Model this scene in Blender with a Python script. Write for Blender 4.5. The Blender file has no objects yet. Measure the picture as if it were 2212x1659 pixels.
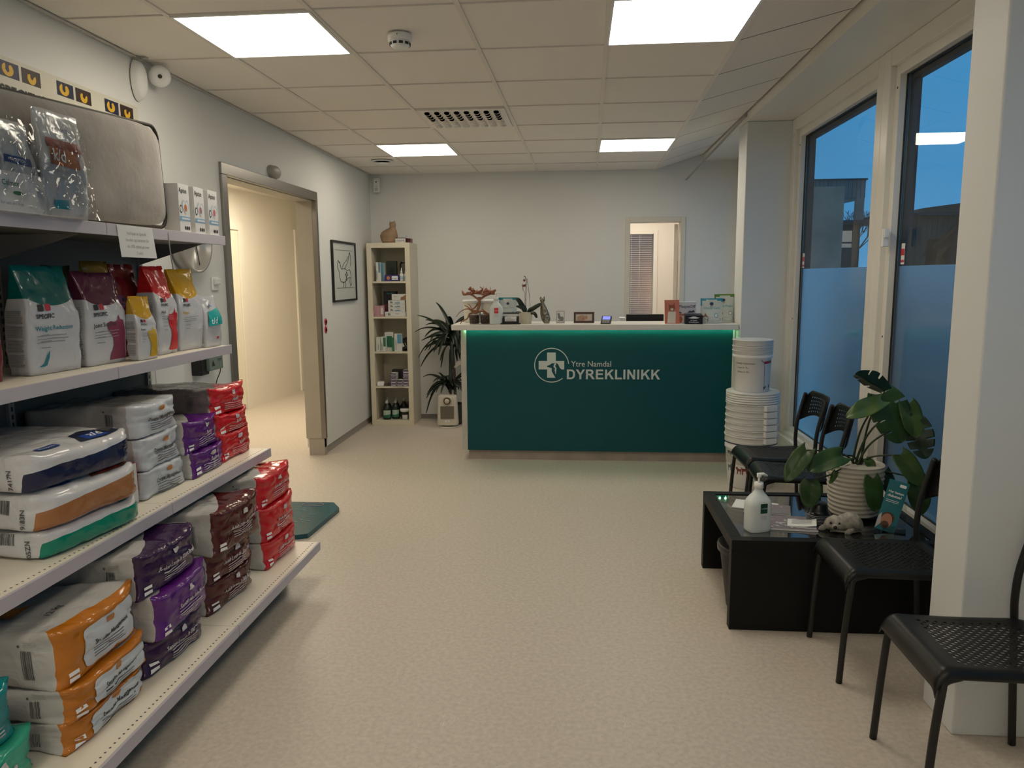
import bpy, math, random
from mathutils import Vector, Matrix, noise
from mathutils.geometry import tessellate_polygon

# ------------------------------------------------------------------ camera, world, exposure
SC = bpy.context.scene
COL = SC.collection
EXPOSURE = 0.0
FOC, YAW, PITCH, ROLL, EYE = 1625.6, 0.0869, 0.1422, -0.0078, 1.51
cy, sy, cp, sp = math.cos(YAW), math.sin(YAW), math.cos(PITCH), math.sin(PITCH)
fwd = Vector((-sy*cp, cy*cp, -sp)); rgt = Vector((cy, sy, 0)); upv = rgt.cross(fwd)
cr, sr = math.cos(ROLL), math.sin(ROLL)
cr_, cu_ = cr*rgt + sr*upv, -sr*rgt + cr*upv
cam_d = bpy.data.cameras.new('camera'); cam = bpy.data.objects.new('camera', cam_d); COL.objects.link(cam)
M = Matrix((cr_, cu_, -fwd)).transposed().to_4x4(); M.translation = Vector((0, 0, EYE))
cam.matrix_world = M
cam_d.sensor_fit = 'HORIZONTAL'; cam_d.sensor_width = 36.0; cam_d.lens = FOC/2212*36
cam_d.clip_start = 0.05; cam_d.clip_end = 300
SC.camera = cam
vs = SC.view_settings
vs.view_transform = 'Standard'; vs.look = 'None'; vs.gamma = 1.0; vs.use_curve_mapping = False
vs.exposure = EXPOSURE
W = bpy.data.worlds.new('dusk_sky'); SC.world = W; W.use_nodes = True
wn = W.node_tree; bg = wn.nodes['Background']
tc = wn.nodes.new('ShaderNodeTexCoord'); sx_ = wn.nodes.new('ShaderNodeSeparateXYZ'); rp = wn.nodes.new('ShaderNodeValToRGB')
wn.links.new(tc.outputs['Generated'], sx_.inputs[0]); wn.links.new(sx_.outputs['Z'], rp.inputs[0]); wn.links.new(rp.outputs[0], bg.inputs[0])
rp.color_ramp.elements[0].position = 0.0; rp.color_ramp.elements[0].color = (.060, .27, .54, 1)
el = rp.color_ramp.elements.new(.45); el.color = (.036, .25, .52, 1); rp.color_ramp.elements[1].position = 0.45; rp.color_ramp.elements[2].position = 1.0; rp.color_ramp.elements[2].color = (.15, .45, .75, 1); rp.color_ramp.elements[1].color = (.036, .25, .52, 1)  # unseen zenith brightened to throw more blue light on film and reveals
bg.inputs[1].default_value = 1.15
PANEL_STRENGTH = 10.6
PANEL_COLOR = (1.0, .90, .73)

# ------------------------------------------------------------------ helpers
def s2l(c): return c/12.92 if c <= .04045 else ((c+.055)/1.055)**2.4
def hexc(h):
    h = h.lstrip('#'); return tuple(s2l(int(h[i:i+2], 16)/255) for i in (0, 2, 4)) + (1,)
_mats = {}
def mat(name, col, rough=.5, metal=0, spec=.5, bump=None, var=None, coat=0, emit=None, trans=0, ior=1.45, alpha=1, sheen=0, coords='Object'):
    """col: hex or rgb; bump=(scale, strength, dist); var=(scale, amount): procedural colour variation"""
    if name in _mats: return _mats[name]
    m = bpy.data.materials.new(name); m.use_nodes = True; nt = m.node_tree; b = nt.nodes['Principled BSDF']
    c = hexc(col) if isinstance(col, str) else tuple(col)[:3] + (1,)
    b.inputs['Base Color'].default_value = c; b.inputs['Roughness'].default_value = rough
    b.inputs['Metallic'].default_value = metal; b.inputs['Specular IOR Level'].default_value = spec
    b.inputs['Coat Weight'].default_value = coat; b.inputs['Transmission Weight'].default_value = trans
    b.inputs['IOR'].default_value = ior; b.inputs['Alpha'].default_value = alpha
    if sheen: b.inputs['Sheen Weight'].default_value = sheen
    if emit: b.inputs['Emission Color'].default_value = tuple(emit[0])[:3] + (1,); b.inputs['Emission Strength'].default_value = emit[1]
    if bump or var:
        t = nt.nodes.new('ShaderNodeTexCoord')
    if bump:
        n = nt.nodes.new('ShaderNodeTexNoise'); n.inputs['Scale'].default_value = bump[0]; n.inputs['Detail'].default_value = 4
        bp = nt.nodes.new('ShaderNodeBump'); bp.inputs['Strength'].default_value = bump[1]; bp.inputs['Distance'].default_value = bump[2]
        nt.links.new(t.outputs[coords], n.inputs['Vector']); nt.links.new(n.outputs['Fac'], bp.inputs['Height']); nt.links.new(bp.outputs[0], b.inputs['Normal'])
    if var:
        n = nt.nodes.new('ShaderNodeTexNoise'); n.inputs['Scale'].default_value = var[0]; n.inputs['Detail'].default_value = 3
        r = nt.nodes.new('ShaderNodeValToRGB'); a = var[1]
        r.color_ramp.elements[0].position = .3; r.color_ramp.elements[1].position = .7
        r.color_ramp.elements[0].color = tuple(max(0, x*(1-a)) for x in c[:3]) + (1,); r.color_ramp.elements[1].color = tuple(min(1, x*(1+a)) for x in c[:3]) + (1,)
        nt.links.new(t.outputs[coords], n.inputs['Vector']); nt.links.new(n.outputs['Fac'], r.inputs[0]); nt.links.new(r.outputs[0], b.inputs['Base Color'])
    _mats[name] = m; return m

_tx = {}
def text_mesh(s, size, bold=0.0):
    k = (s, bold)
    if k not in _tx:
        c = bpy.data.curves.new('t', 'FONT'); c.body = s; c.size = 1; c.align_x = 'LEFT'; c.fill_mode = 'BOTH'; c.offset = bold; c.resolution_u = 2
        o = bpy.data.objects.new('t', c); me = bpy.data.meshes.new_from_object(o)
        vs_ = [(v.co.x, v.co.y) for v in me.vertices]; fs = [tuple(p.vertices) for p in me.polygons]
        bpy.data.objects.remove(o); bpy.data.curves.remove(c); bpy.data.meshes.remove(me); _tx[k] = (vs_, fs)
    v, f = _tx[k]; return [(x*size, y*size) for x, y in v], f

class MB:
    def __init__(s): s.v = []; s.f = []; s.m = []; s.sm = []
    def add(s, verts, faces, m=0, smooth=False):
        o = len(s.v); s.v += [tuple(p) for p in verts]
        for f in faces: s.f.append(tuple(i+o for i in f)); s.m.append(m); s.sm.append(smooth)
        return s
    def box(s, x0, y0, z0, x1, y1, z1, m=0, M=None):
        v = [(x0,y0,z0),(x1,y0,z0),(x1,y1,z0),(x0,y1,z0),(x0,y0,z1),(x1,y0,z1),(x1,y1,z1),(x0,y1,z1)]
        if M is not None: v = [tuple(M @ Vector(p)) for p in v]
        return s.add(v, [(0,3,2,1),(4,5,6,7),(0,1,5,4),(1,2,6,5),(2,3,7,6),(3,0,4,7)], m)
    def lathe(s, prof, c=(0,0,0), n=32, m=0, M=None, smooth=True):
        v = []; f = []
        for r, z in prof:
            for i in range(n):
                a = 2*math.pi*i/n; p = Vector((r*math.cos(a), r*math.sin(a), z))
                if M is not None: p = M @ p
                v.append((p.x+c[0], p.y+c[1], p.z+c[2]))
        for k in range(len(prof)-1):
            for i in range(n):
                j = (i+1) % n; f.append((k*n+i, k*n+j, (k+1)*n+j, (k+1)*n+i))
        if prof[0][0] > 1e-5: f.append(tuple(reversed(range(n))))
        if prof[-1][0] > 1e-5: f.append(tuple((len(prof)-1)*n+i for i in range(n)))
        return s.add(v, f, m, smooth)
    def cyl(s, p0, p1, r, n=16, m=0, r1=None, smooth=True):
        return s.tube([p0, p1], [r, r if r1 is None else r1], n, m, smooth)
    def tube(s, pts, r, n=8, m=0, smooth=True, flat=1.0):
        pts = [Vector(p) for p in pts]; k = len(pts)
        if not isinstance(r, (list, tuple)): r = [r]*k
        t0 = (pts[1]-pts[0]).normalized(); a = Vector((0,0,1)) if abs(t0.z) < .9 else Vector((1,0,0))
        nrm = (a - t0*a.dot(t0)).normalized(); v = []; f = []
        for i, p in enumerate(pts):
            t = (pts[min(i+1,k-1)] - pts[max(i-1,0)]).normalized(); nrm = (nrm - t*nrm.dot(t)).normalized(); b = t.cross(nrm)
            for j in range(n):
                an = 2*math.pi*j/n; v.append(p + r[i]*(math.cos(an)*nrm*flat + math.sin(an)*b))
        for i in range(k-1):
            for j in range(n):
                j2 = (j+1) % n; f.append((i*n+j, i*n+j2, (i+1)*n+j2, (i+1)*n+j))
        f.append(tuple(reversed(range(n)))); f.append(tuple((k-1)*n+j for j in range(n)))
        return s.add(v, f, m, smooth)
    def grid(s, fn, nu, nv, m=0, smooth=True, closeu=False):
        v = [fn(i/nu, j/nv) for i in range(nu+1) for j in range(nv+1)]
        f = [(i*(nv+1)+j, (i+1)*(nv+1)+j, (i+1)*(nv+1)+j+1, i*(nv+1)+j+1) for i in range(nu) for j in range(nv)]
        return s.add(v, f, m, smooth)
    def poly(s, pts, fn, m=0):
        tri = tessellate_polygon([[Vector((x, y, 0)) for x, y in pts]])
        return s.add([fn(x, y) for x, y in pts], [tuple(t) for t in tri], m)
    def prism(s, pts, fn0, fn1, m=0):
        """solid from outline: fn0/fn1 map (x,y) to back / front"""
        n = len(pts); tri = [tuple(t) for t in tessellate_polygon([[Vector((x, y, 0)) for x, y in pts]])]
        v = [fn0(x, y) for x, y in pts] + [fn1(x, y) for x, y in pts]
        f = tri + [tuple(i+n for i in reversed(t)) for t in tri] + [(i, (i+1) % n, (i+1) % n+n, i+n) for i in range(n)]
        return s.add(v, f, m)
    def text(s, st, size, fn, m=0, bold=0.0, width=None, align='l', fine=0):
        v, f = text_mesh(st, size, bold)
        if not v: return s
        x0 = min(p[0] for p in v); x1 = max(p[0] for p in v); k = 1 if width is None else width/(x1-x0)
        off = {'l': x0, 'c': (x0+x1)/2, 'r': x1}[align]
        if not fine: return s.add([fn((x-off)*k, y) for x, y in v], f, m)
        st_ = [tuple(v[i] for i in t) for q in f for t in ((q[0], q[i], q[i+1]) for i in range(1, len(q)-1))]; done = []
        while st_:
            t = st_.pop(); e = [math.hypot(t[i][0]-t[(i+1)%3][0], t[i][1]-t[(i+1)%3][1]) for i in range(3)]; i = e.index(max(e))
            if e[i] <= fine: done.append(t); continue
            a, b, c = t[i], t[(i+1)%3], t[(i+2)%3]; mm = ((a[0]+b[0])/2, (a[1]+b[1])/2); st_ += [(a, mm, c), (mm, b, c)]
        return s.add([fn((x-off)*k, y) for t in done for x, y in t], [(3*i, 3*i+1, 3*i+2) for i in range(len(done))], m)
    def build(s, name, mats, parent=None, loc=None, rot=None, bevel=0, seg=2, subsurf=0, solid=0, solid_off=0, weld=False):
        me = bpy.data.meshes.new(name); me.from_pydata(s.v, [], s.f)
        if not isinstance(mats, (list, tuple)): mats = [mats]
        for m in mats: me.materials.append(m)
        me.polygons.foreach_set('material_index', s.m); me.polygons.foreach_set('use_smooth', s.sm)
        me.validate(); me.update()
        o = bpy.data.objects.new(name, me); COL.objects.link(o)
        if parent: o.parent = parent
        if loc: o.location = loc
        if rot: o.rotation_euler = rot
        if weld: w = o.modifiers.new('w', 'WELD'); w.merge_threshold = 1e-5
        if solid: so = o.modifiers.new('s', 'SOLIDIFY'); so.thickness = solid; so.offset = solid_off
        if bevel: b = o.modifiers.new('b', 'BEVEL'); b.width = bevel; b.segments = seg; b.limit_method = 'ANGLE'; b.angle_limit = math.radians(40)
        if subsurf: u = o.modifiers.new('u', 'SUBSURF'); u.levels = subsurf; u.render_levels = subsurf
        return o
def tag(o, label, cat, group=None, kind=None):
    if label: o['label'] = label
    if cat: o['category'] = cat
    if group: o['group'] = group
    if kind: o['kind'] = kind
    return o
def thing(name, label, cat, loc=(0,0,0), rz=0, group=None):
    o = bpy.data.objects.new(name, None); COL.objects.link(o); o.empty_display_size = .05
    o.location = loc; o.rotation_euler = (0, 0, rz); return tag(o, label, cat, group)
def structure(o): o['kind'] = 'structure'; return o
def box_struct(name, x0, y0, z0, x1, y1, z1, m, bevel=0, parent=None):
    o = MB().box(x0, y0, z0, x1, y1, z1).build(name, m, parent, bevel=bevel)
    if parent is None: structure(o)
    return o
def dup(root, loc, rz=None, label=None, group=None):
    r = root.copy(); COL.objects.link(r); r.location = loc
    if rz is not None: r.rotation_euler = (r.rotation_euler[0], r.rotation_euler[1], rz)
    if label: r['label'] = label
    if group: r['group'] = group
    for ch in list(root.children):
        c = ch.copy(); COL.objects.link(c); c.parent = r
        for g in list(ch.children):
            d = g.copy(); COL.objects.link(d); d.parent = c
    return r
def lerp(a, b, t): return a + (b-a)*t
def bez(p0, p1, p2, p3, n=10):
    p0, p1, p2, p3 = map(Vector, (p0, p1, p2, p3)); out = []
    for i in range(n+1):
        t = i/n; u = 1-t; out.append(u**3*p0 + 3*u*u*t*p1 + 3*u*t*t*p2 + t**3*p3)
    return out
def smooth(p, k=4):
    """Catmull-Rom through points"""
    p = [Vector(q) for q in p]; out = []
    for i in range(len(p)-1):
        a, b, c, d = p[max(i-1,0)], p[i], p[i+1], p[min(i+2,len(p)-1)]
        for j in range(k):
            t = j/k; out.append(.5*((2*b)+(c-a)*t+(2*a-5*b+4*c-d)*t*t+(3*b-a-3*c+d)*t**3))
    out.append(p[-1]); return out
def rrect(w, h, r, n=5, cx=0, cy_=0):
    pts = []
    for sx, sy2, a0 in ((1,1,0),(-1,1,90),(-1,-1,180),(1,-1,270)):
        for i in range(n+1):
            a = math.radians(a0+90*i/n); pts.append((cx+sx*(w/2-r)+r*math.cos(a), cy_+sy2*(h/2-r)+r*math.sin(a)))
    return pts
PI = math.pi; R = math.radians
def rxz(x, y, z):   # upright plane facing -Y at depth y: (a,b) -> world
    return lambda a, b: (x+a, y, z+b)

# ------------------------------------------------------------------ materials for the room
white_wall = mat('white_paint', (.74,.74,.71), .55, bump=(60,.05,.002))
door_white = mat('cream_lacquer', (.80,.77,.68), .35)
trim_white = mat('white_gloss_trim', (.80,.78,.72), .35)
steel = mat('brushed_steel', (.30,.285,.265), .34, 1, bump=(90,.05,.001))
black_metal = mat('black_powder_coat', (.012,.012,.012), .42)
black_plastic = mat('black_plastic', (.014,.014,.014), .38)
white_plastic = mat('white_plastic', (.80,.80,.78), .35)
dark_gap = mat('dark_gap', (.03,.03,.03), .8)
ink = mat('black_ink', (.02,.02,.02), .6)
grey_ink = mat('grey_ink', (.22,.22,.22), .6)
white_ink = mat('white_ink', (.85,.85,.85), .5)
paper = mat('white_paper', (.80,.80,.79), .6)
def floor_material():
    m = bpy.data.materials.new('speckled_vinyl'); m.use_nodes = True; nt = m.node_tree; b = nt.nodes['Principled BSDF']
    t = nt.nodes.new('ShaderNodeTexCoord')
    n1 = nt.nodes.new('ShaderNodeTexNoise'); n1.inputs['Scale'].default_value = 55; n1.inputs['Detail'].default_value = 3
    r1 = nt.nodes.new('ShaderNodeValToRGB'); r1.color_ramp.elements[0].position = .32; r1.color_ramp.elements[1].position = .68
    r1.color_ramp.elements[0].color = (.545,.480,.405,1); r1.color_ramp.elements[1].color = (.655,.58,.49,1)
    v = nt.nodes.new('ShaderNodeTexVoronoi'); v.inputs['Scale'].default_value = 42; v.inputs['Randomness'].default_value = 1
    lt = nt.nodes.new('ShaderNodeMath'); lt.operation = 'LESS_THAN'; lt.inputs[1].default_value = .13
    mx = nt.nodes.new('ShaderNodeMixRGB'); mx.inputs[2].default_value = (.36,.32,.28,1)
    mul = nt.nodes.new('ShaderNodeMath'); mul.operation = 'MULTIPLY'; mul.inputs[1].default_value = .38
    nt.links.new(t.outputs['Object'], n1.inputs['Vector']); nt.links.new(t.outputs['Object'], v.inputs['Vector'])
    nt.links.new(n1.outputs['Fac'], r1.inputs[0]); nt.links.new(v.outputs['Distance'], lt.inputs[0]); nt.links.new(lt.outputs[0], mul.inputs[0])
    nt.links.new(mul.outputs[0], mx.inputs[0]); nt.links.new(r1.outputs[0], mx.inputs[1]); nt.links.new(mx.outputs[0], b.inputs['Base Color'])
    b.inputs['Roughness'].default_value = .42; b.inputs['Specular IOR Level'].default_value = .4
    return m
def ceiling_material():
    m = mat('mineral_fibre_tile', (.88,.83,.76), .85, bump=(140,.15,.002), spec=.2)
    return m
FLOOR_M = floor_material(); CEIL_M = ceiling_material()
def glass_material(name, tint, frost=False, refl=1.0):
    m = bpy.data.materials.new(name); m.use_nodes = True; nt = m.node_tree
    nt.nodes.remove(nt.nodes['Principled BSDF']); out = nt.nodes['Material Output']
    g = nt.nodes.new('ShaderNodeBsdfGlossy'); g.inputs['Roughness'].default_value = .12 if frost else 0.0
    fr = nt.nodes.new('ShaderNodeFresnel'); fr.inputs['IOR'].default_value = 1.45
    mix = nt.nodes.new('ShaderNodeMixShader')
    if frost:
        a = nt.nodes.new('ShaderNodeBsdfTranslucent'); a.inputs[0].default_value = tint + (1,)
        b = nt.nodes.new('ShaderNodeBsdfDiffuse'); b.inputs[0].default_value = (.30,.30,.30,1)
        c = nt.nodes.new('ShaderNodeMixShader'); c.inputs[0].default_value = .13
        nt.links.new(a.outputs[0], c.inputs[1]); nt.links.new(b.outputs[0], c.inputs[2]); base = c
    else:
        base = nt.nodes.new('ShaderNodeBsdfTransparent'); base.inputs[0].default_value = tint + (1,)
    nt.links.new(fr.outputs[0], mix.inputs[0]); nt.links.new(base.outputs[0], mix.inputs[1]); nt.links.new(g.outputs[0], mix.inputs[2]); nt.links.new(mix.outputs[0], out.inputs[0])
    return m
GLASS = glass_material('window_glass', (.86,.90,.90)); FROST = glass_material('frosted_film', (.99,1.0,1.0), True)
CLEAR = glass_material('clear_plastic', (.90,.91,.91))

# ------------------------------------------------------------------ setting: dimensions
XL = -2.15            # left wall
YB = 7.86             # back wall
XI, XW, XG = 1.25, 1.577, 1.65   # inner face of piers, window frame face, glass
YN = -3.2             # wall behind the camera
def ceil_z(y): return 2.589 - .0041*y
# floor (one slab under the room, the corridor and the back office)
FLOOR = box_struct('floor', -6.2, YN, -.1, 2.1, 13.0, 0, FLOOR_M)
# left wall with the corridor doorway
DY0, DY1, DZ = 4.51, 6.15, 2.19
mb = MB(); mb.box(XL-.15, YN, .07, XL, DY0, 3.0); mb.box(XL-.15, DY1, .07, XL, YB+.2, 3.0); mb.box(XL-.15, DY0, DZ, XL, DY1, 3.0)
structure(mb.build('wall_left', white_wall))
mb = MB(); mb.box(XL-.13, YN, 0, XL-.012, DY0-.03, .07); mb.box(XL-.13, DY1+.0, 0, XL-.012, YB, .07)
structure(mb.build('baseboard_left', mat('vinyl_cove', (.34,.31,.28), .5)))
# back wall with office door opening
BX0, BX1, BZ = .528, 1.04, 2.045
mb = MB(); mb.box(XL-.15, YB, .05, BX0, YB+.15, 3.0); mb.box(BX1, YB, .05, 2.0, YB+.15, 3.0); mb.box(BX0, YB, BZ, BX1, YB+.15, 3.0)
structure(mb.build('wall_back', white_wall))
mb = MB(); mb.box(XL, YB+.01, 0, BX0-.06, YB+.14, .05); mb.box(BX1+.06, YB+.01, 0, 1.6, YB+.14, .05)
structure(mb.build('baseboard_back', mat('vinyl_cove_grey', (.25,.23,.21), .5)))
# wall behind the camera
box_struct('wall_rear', XL-.15, YN-.15, 0, 2.0, YN, 3.0, white_wall)
random.seed(12); mb = MB()
for cx, c_y, n in ((-.43, 2.35, 9), (.17, 2.42, 4)):
    for k in range(n):
        a = random.uniform(-.03, .03); b = random.uniform(-.05, .05); L0 = random.uniform(.01, .03); w0 = random.uniform(.0006, .0016)
        mb.add([(cx+a, c_y+b, .0006), (cx+a+w0, c_y+b, .0006), (cx+a+w0+L0*.25, c_y+b+L0, .0006), (cx+a+L0*.25, c_y+b+L0, .0006)], [(0,1,2,3)])
mb.build('scuff_mark', mat('pale_scuff', (.80,.78,.72), .4), FLOOR)
# ---- ceiling: tilted plane of individual recessed tiles, grid of T bars
GX, GY, TS, SK = -1.7257, 3.131, .6, .0147
XBRK = GX+4*TS
def gpt(x, y, dz=0): return (x+SK*y, y, ceil_z(y)+dz)
mb = MB()
rows = range(-11, 8)
panels = {(0,0),(3,0),(0,5),(3,5),(0,-5),(3,-5),(0,-9),(3,-9)}
grille_cell = (1, 3)
T = .011
for j in rows:
    y0 = GY+j*TS; y1 = y0+TS if j < 7 else YB+.02
    if y0 < YN: y0 = YN-.02
    for i in range(-1, 4):
        if (i, j) in panels: continue
        x0 = GX+i*TS if i >= 0 else XL-SK*y0-.05; x1 = GX+(i+1)*TS
        d = .006
        Q_ = .0035; a = [gpt(x0+T*.7, y0+Q_, d), gpt(x1-T*.7, y0+Q_, d), gpt(x1-T*.7, y1-Q_, d), gpt(x0+T*.7, y1-Q_, d)]
        b = [(p[0], p[1], p[2]-.006) for p in a]
        mb.add(a, [(0,3,2,1)])
# backing grid (T bars) slightly lower than the tiles
def strip(p0, p1, w, along):
    if along == 'y': q = [gpt(p0[0]-w, p0[1]), gpt(p0[0]+w, p0[1]), gpt(p1[0]+w, p1[1]), gpt(p1[0]-w, p1[1])]
    else: q = [gpt(p0[0], p0[1]-w), gpt(p1[0], p1[1]-w), gpt(p1[0], p1[1]+w), gpt(p0[0], p0[1]+w)]
    up_ = [(x, y, z+.02) for x, y, z in q]
    return q + up_
bars = MB()
for i in range(0, 5):
    v = strip((GX+i*TS, YN-.02), (GX+i*TS, YB+.02), T, 'y'); bars.add(v, [(0,3,2,1),(0,1,5,4),(1,2,6,5),(2,3,7,6),(3,0,4,7)])
for j in list(rows):
    yy = GY+j*TS
    if yy < YN: continue
    v = strip((XL-.1, yy), (XBRK, yy), T*.12, 'x'); bars.add(v, [(0,3,2,1),(0,1,5,4),(1,2,6,5),(2,3,7,6),(3,0,4,7)])
structure(bars.build('trim_1', mat('ceiling_grid', (.80,.75,.68), .5)))
# dark void behind tiles
seam = mat('ceiling_seam', (.10,.09,.08), .9)
vo = MB(); vo.add([gpt(XL-.2, YN-.1, .03), gpt(XBRK, YN-.1, .03), gpt(XBRK, YB+.1, .03), gpt(XL-.2, YB+.1, .03)], [(0,3,2,1)])
structure(vo.build('ceiling_void', seam))
# sloping strip of tiles up to the window beam
XE, ZE = XI+.0, 2.70
def spt(x, y, dz=0):
    x0 = XBRK+SK*y; t = (x-x0)/(XE-x0); return (x, y, lerp(ceil_z(y), ZE, t)+dz)
for j in rows:
    y0 = max(GY+j*TS, YN); y1 = GY+(j+1)*TS if j < 7 else YB
    off = .0
    a = [spt(XBRK+SK*y0+T, y0+.005+off, .002), spt(XE-.012, y0+.005+off, .002), spt(XE-.012, y1-.005+off, .002), spt(XBRK+SK*y1+T, y1-.005+off, .002)]
    mb.add(a, [(0,3,2,1)])
structure(mb.build('ceiling', CEIL_M))
vo = MB(); vo.add([spt(XBRK+SK*YN, YN, .012), spt(XE+.02, YN, .012), spt(XE+.02, YB, .012), spt(XBRK+SK*YB, YB, .012)], [(0,3,2,1)])
structure(vo.build('ceiling_seam', seam))
# angle trim on the left wall and back wall
mb = MB()
mb.add([(x, y, z) for y in (YN, YB) for x, z in ((XL+.001, ceil_z(y)-.003), (XL+.022, ceil_z(y)-.003), (XL+.022, ceil_z(y)+.002), (XL+.001, ceil_z(y)+.002))], [(0,1,5,4),(1,2,6,5),(2,3,7,6),(3,0,4,7)])
structure(mb.build('trim_2', mat('angle_trim', (.60,.57,.52), .5)))

# ---- window wall: beam, piers, sill, frames, glass
mb = MB()
mb.box(XI, YN, 2.633, 1.75, YB, 3.0)
structure(mb.build('trim_3', trim_white))
def pier(name, y0, y1, x0=XI): return box_struct(name, x0, y0, 0, 1.70, y1, 2.632, mat('pier_paint_skylight_tint', (.71,.73,.73), .5, bump=(40,.06,.003)), bevel=.006)  # slight blue in the paint stands in for skylight from the windows
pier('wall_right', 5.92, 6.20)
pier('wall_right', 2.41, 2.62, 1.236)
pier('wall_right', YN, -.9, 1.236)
SILL = .30
mb = MB(); mb.box(1.556, 2.62, 0, 2.0, 5.92, SILL-.03); mb.box(1.556, 6.2, 0, 2.0, YB, SILL-.03); mb.box(1.556, -.9, 0, 2.0, 2.41, SILL-.03)
structure(mb.build('wall_right', mat('plinth_paint', (.74,.72,.66), .5)))
mb = MB(); mb.box(1.548, 2.62, SILL-.03, 1.70, 5.92, SILL); mb.box(1.548, 6.2, SILL-.03, 1.70, YB, SILL); mb.box(1.548, -.9, SILL-.03, 1.70, 2.41, SILL)
structure(mb.build('trim_4', trim_white, bevel=.004))
frame_m = mat('window_frame_paint', (.78,.76,.70), .32)
def window(idx, y0, y1, lab=''):
    z0, z1 = SILL, 2.632
    r = bpy.data.objects.new('window_%d' % idx, None); COL.objects.link(r); r.location = (XG, y0, z0); r['kind'] = 'structure'
    def L(mbx, nm, m, **k):
        o = mbx.build(nm, m, r, loc=(-XG, -y0, -z0), **k); return o
    fw = .085
    f = MB()
    # outer frame (deep) and stepped inner sash
    f.box(XW, y0, z0, XG+.05, y0+fw, z1); f.box(XW, y1-fw, z0, XG+.05, y1, z1); f.box(XW, y0+fw, z1-fw, XG+.05, y1-fw, z1); f.box(XW, y0+fw, z0, XG+.05, y1-fw, z0+.03)
    L(f, 'window_frame', frame_m, bevel=.004)
    s = MB(); a = y0+fw; b = y1-fw; c = z0+.03; d = z1-fw; w = .05
    s.box(XW+.03, a, c, XG+.04, a+w, d); s.box(XW+.03, b-w, c, XG+.04, b, d); s.box(XW+.03, a+w, d-w, XG+.04, b-w, d); s.box(XW+.03, a+w, c, XG+.04, b-w, c+.035)
    for yy in (a+w*.5, b-w*.5):
        for zz in (d-.11, 1.18): s.cyl((XW+.0285, yy, zz), (XW+.0305, yy, zz), .006, 10, 1)
    L(s, 'sash', [frame_m, ink], bevel=.003)
    g = MB(); g.box(XG-.012, a+w-.004, c+.03, XG-.004, a+w+.006, d-w+.006); g.box(XG-.012, b-w-.006, c+.03, XG-.004, b-w+.004, d-w+.006); g.box(XG-.012, a+w, d-w-.005, XG-.004, b-w, d-w+.005)
    g.box(XG-.012, a+w, c+.03, XG-.004, b-w, c+.042)
    # dark outer spacer seen through the glass
    g.box(XG+.012, a+w, c+.03, XG+.05, a+w+.035, d-w); g.box(XG+.012, b-w-.035, c+.03, XG+.05, b-w, d-w); g.box(XG+.012, a+w+.035, d-w-.03, XG+.05, b-w-.035, d-w)
    L(g, 'gasket', mat('dark_gasket', (.03,.035,.04), .5))
    p = MB(); p.add([(XG, a+w, 1.547), (XG, b-w, 1.547), (XG, b-w, d-w), (XG, a+w, d-w)], [(0,3,2,1)]); L(p, 'glass_pane', GLASS)
    q = MB(); q.add([(XG, a+w, c+.03), (XG, b-w, c+.03), (XG, b-w, 1.547), (XG, a+w, 1.547)], [(0,3,2,1)]); L(q, 'frosted_film', FROST)
    return r
window(1, 4.235, 5.92); window(2, 2.62, 4.235); window(3, 6.2, YB); window(4, .75, 2.41); window(5, -.9, .75)
# ---- corridor beyond the doorway
corr = mat('cream_corridor_paint', (.80,.76,.67), .5)
# far corridor wall runs slightly skew: (-4.02,7.0) .. (-3.66,9.8)
mb = MB()
def wallseg(mb, p, q, z0, z1, th=.1):
    d = Vector((q[0]-p[0], q[1]-p[1], 0)).normalized(); n = Vector((-d.y, d.x, 0))*th
    v = [(p[0],p[1],z0),(q[0],q[1],z0),(q[0]+n.x,q[1]+n.y,z0),(p[0]+n.x,p[1]+n.y,z0)]
    mb.add([*v, *[(a,b,z1) for a,b,_ in v]], [(0,3,2,1),(4,5,6,7),(0,1,5,4),(1,2,6,5),(2,3,7,6),(3,0,4,7)])
wallseg(mb, (-4.2, 4.0), (-3.72, 9.74), 0, 2.6); wallseg(mb, (-3.72, 9.74), (-3.72, 11.2), 0, 2.6)
wallseg(mb, (-3.72, 11.2), (-2.3, 11.2), 0, 2.6); wallseg(mb, (-4.2, 3.0), (-4.2, 4.0), 0, 2.6)
mb.box(-2.30, YB+.15, 0, -2.2, 11.2, 2.6); mb.box(-4.3, 2.9, 0, -2.3, 3.0, 2.6)
structure(mb.build('wall_corridor', corr))
box_struct('ceiling_corridor', -4.5, 2.9, 2.5, XL-.15, 11.3, 2.6, corr)
# stainless frame around the doorway
mb = MB()
FR = .05
mb.box(XL-.02, DY0-FR*.4, .0, XL+.018, DY0+FR, DZ-.055); mb.box(XL-.02, DY1-.012, .15, XL+.018, DY1+.03, DZ-.055); mb.box(XL-.02, DY0-FR*.4, DZ-.055, XL+.018, DY1+.03, DZ+.015)
structure(mb.build('trim_5', steel, bevel=.003))
mb = MB(); mb.box(XL-.155, DY1-.012, .15, XL-.02, DY1+.02, DZ-.03); mb.box(XL-.155, DY0, 0, XL-.02, DY0+.02, DZ-.03); mb.box(XL-.155, DY0+.02, DZ-.06, XL-.02, DY1-.012, DZ-.03)
structure(mb.build('trim_6', mat('birch_lining', (.50,.455,.37), .45, var=(3,.06)), bevel=.002))
mb = MB(); mb.box(XL-.135, DY1-.004, 0, XL+.0, DY1+.05, .15)
structure(mb.build('baseboard_1', mat('vinyl_foot', (.44,.39,.33), .5)))
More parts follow.
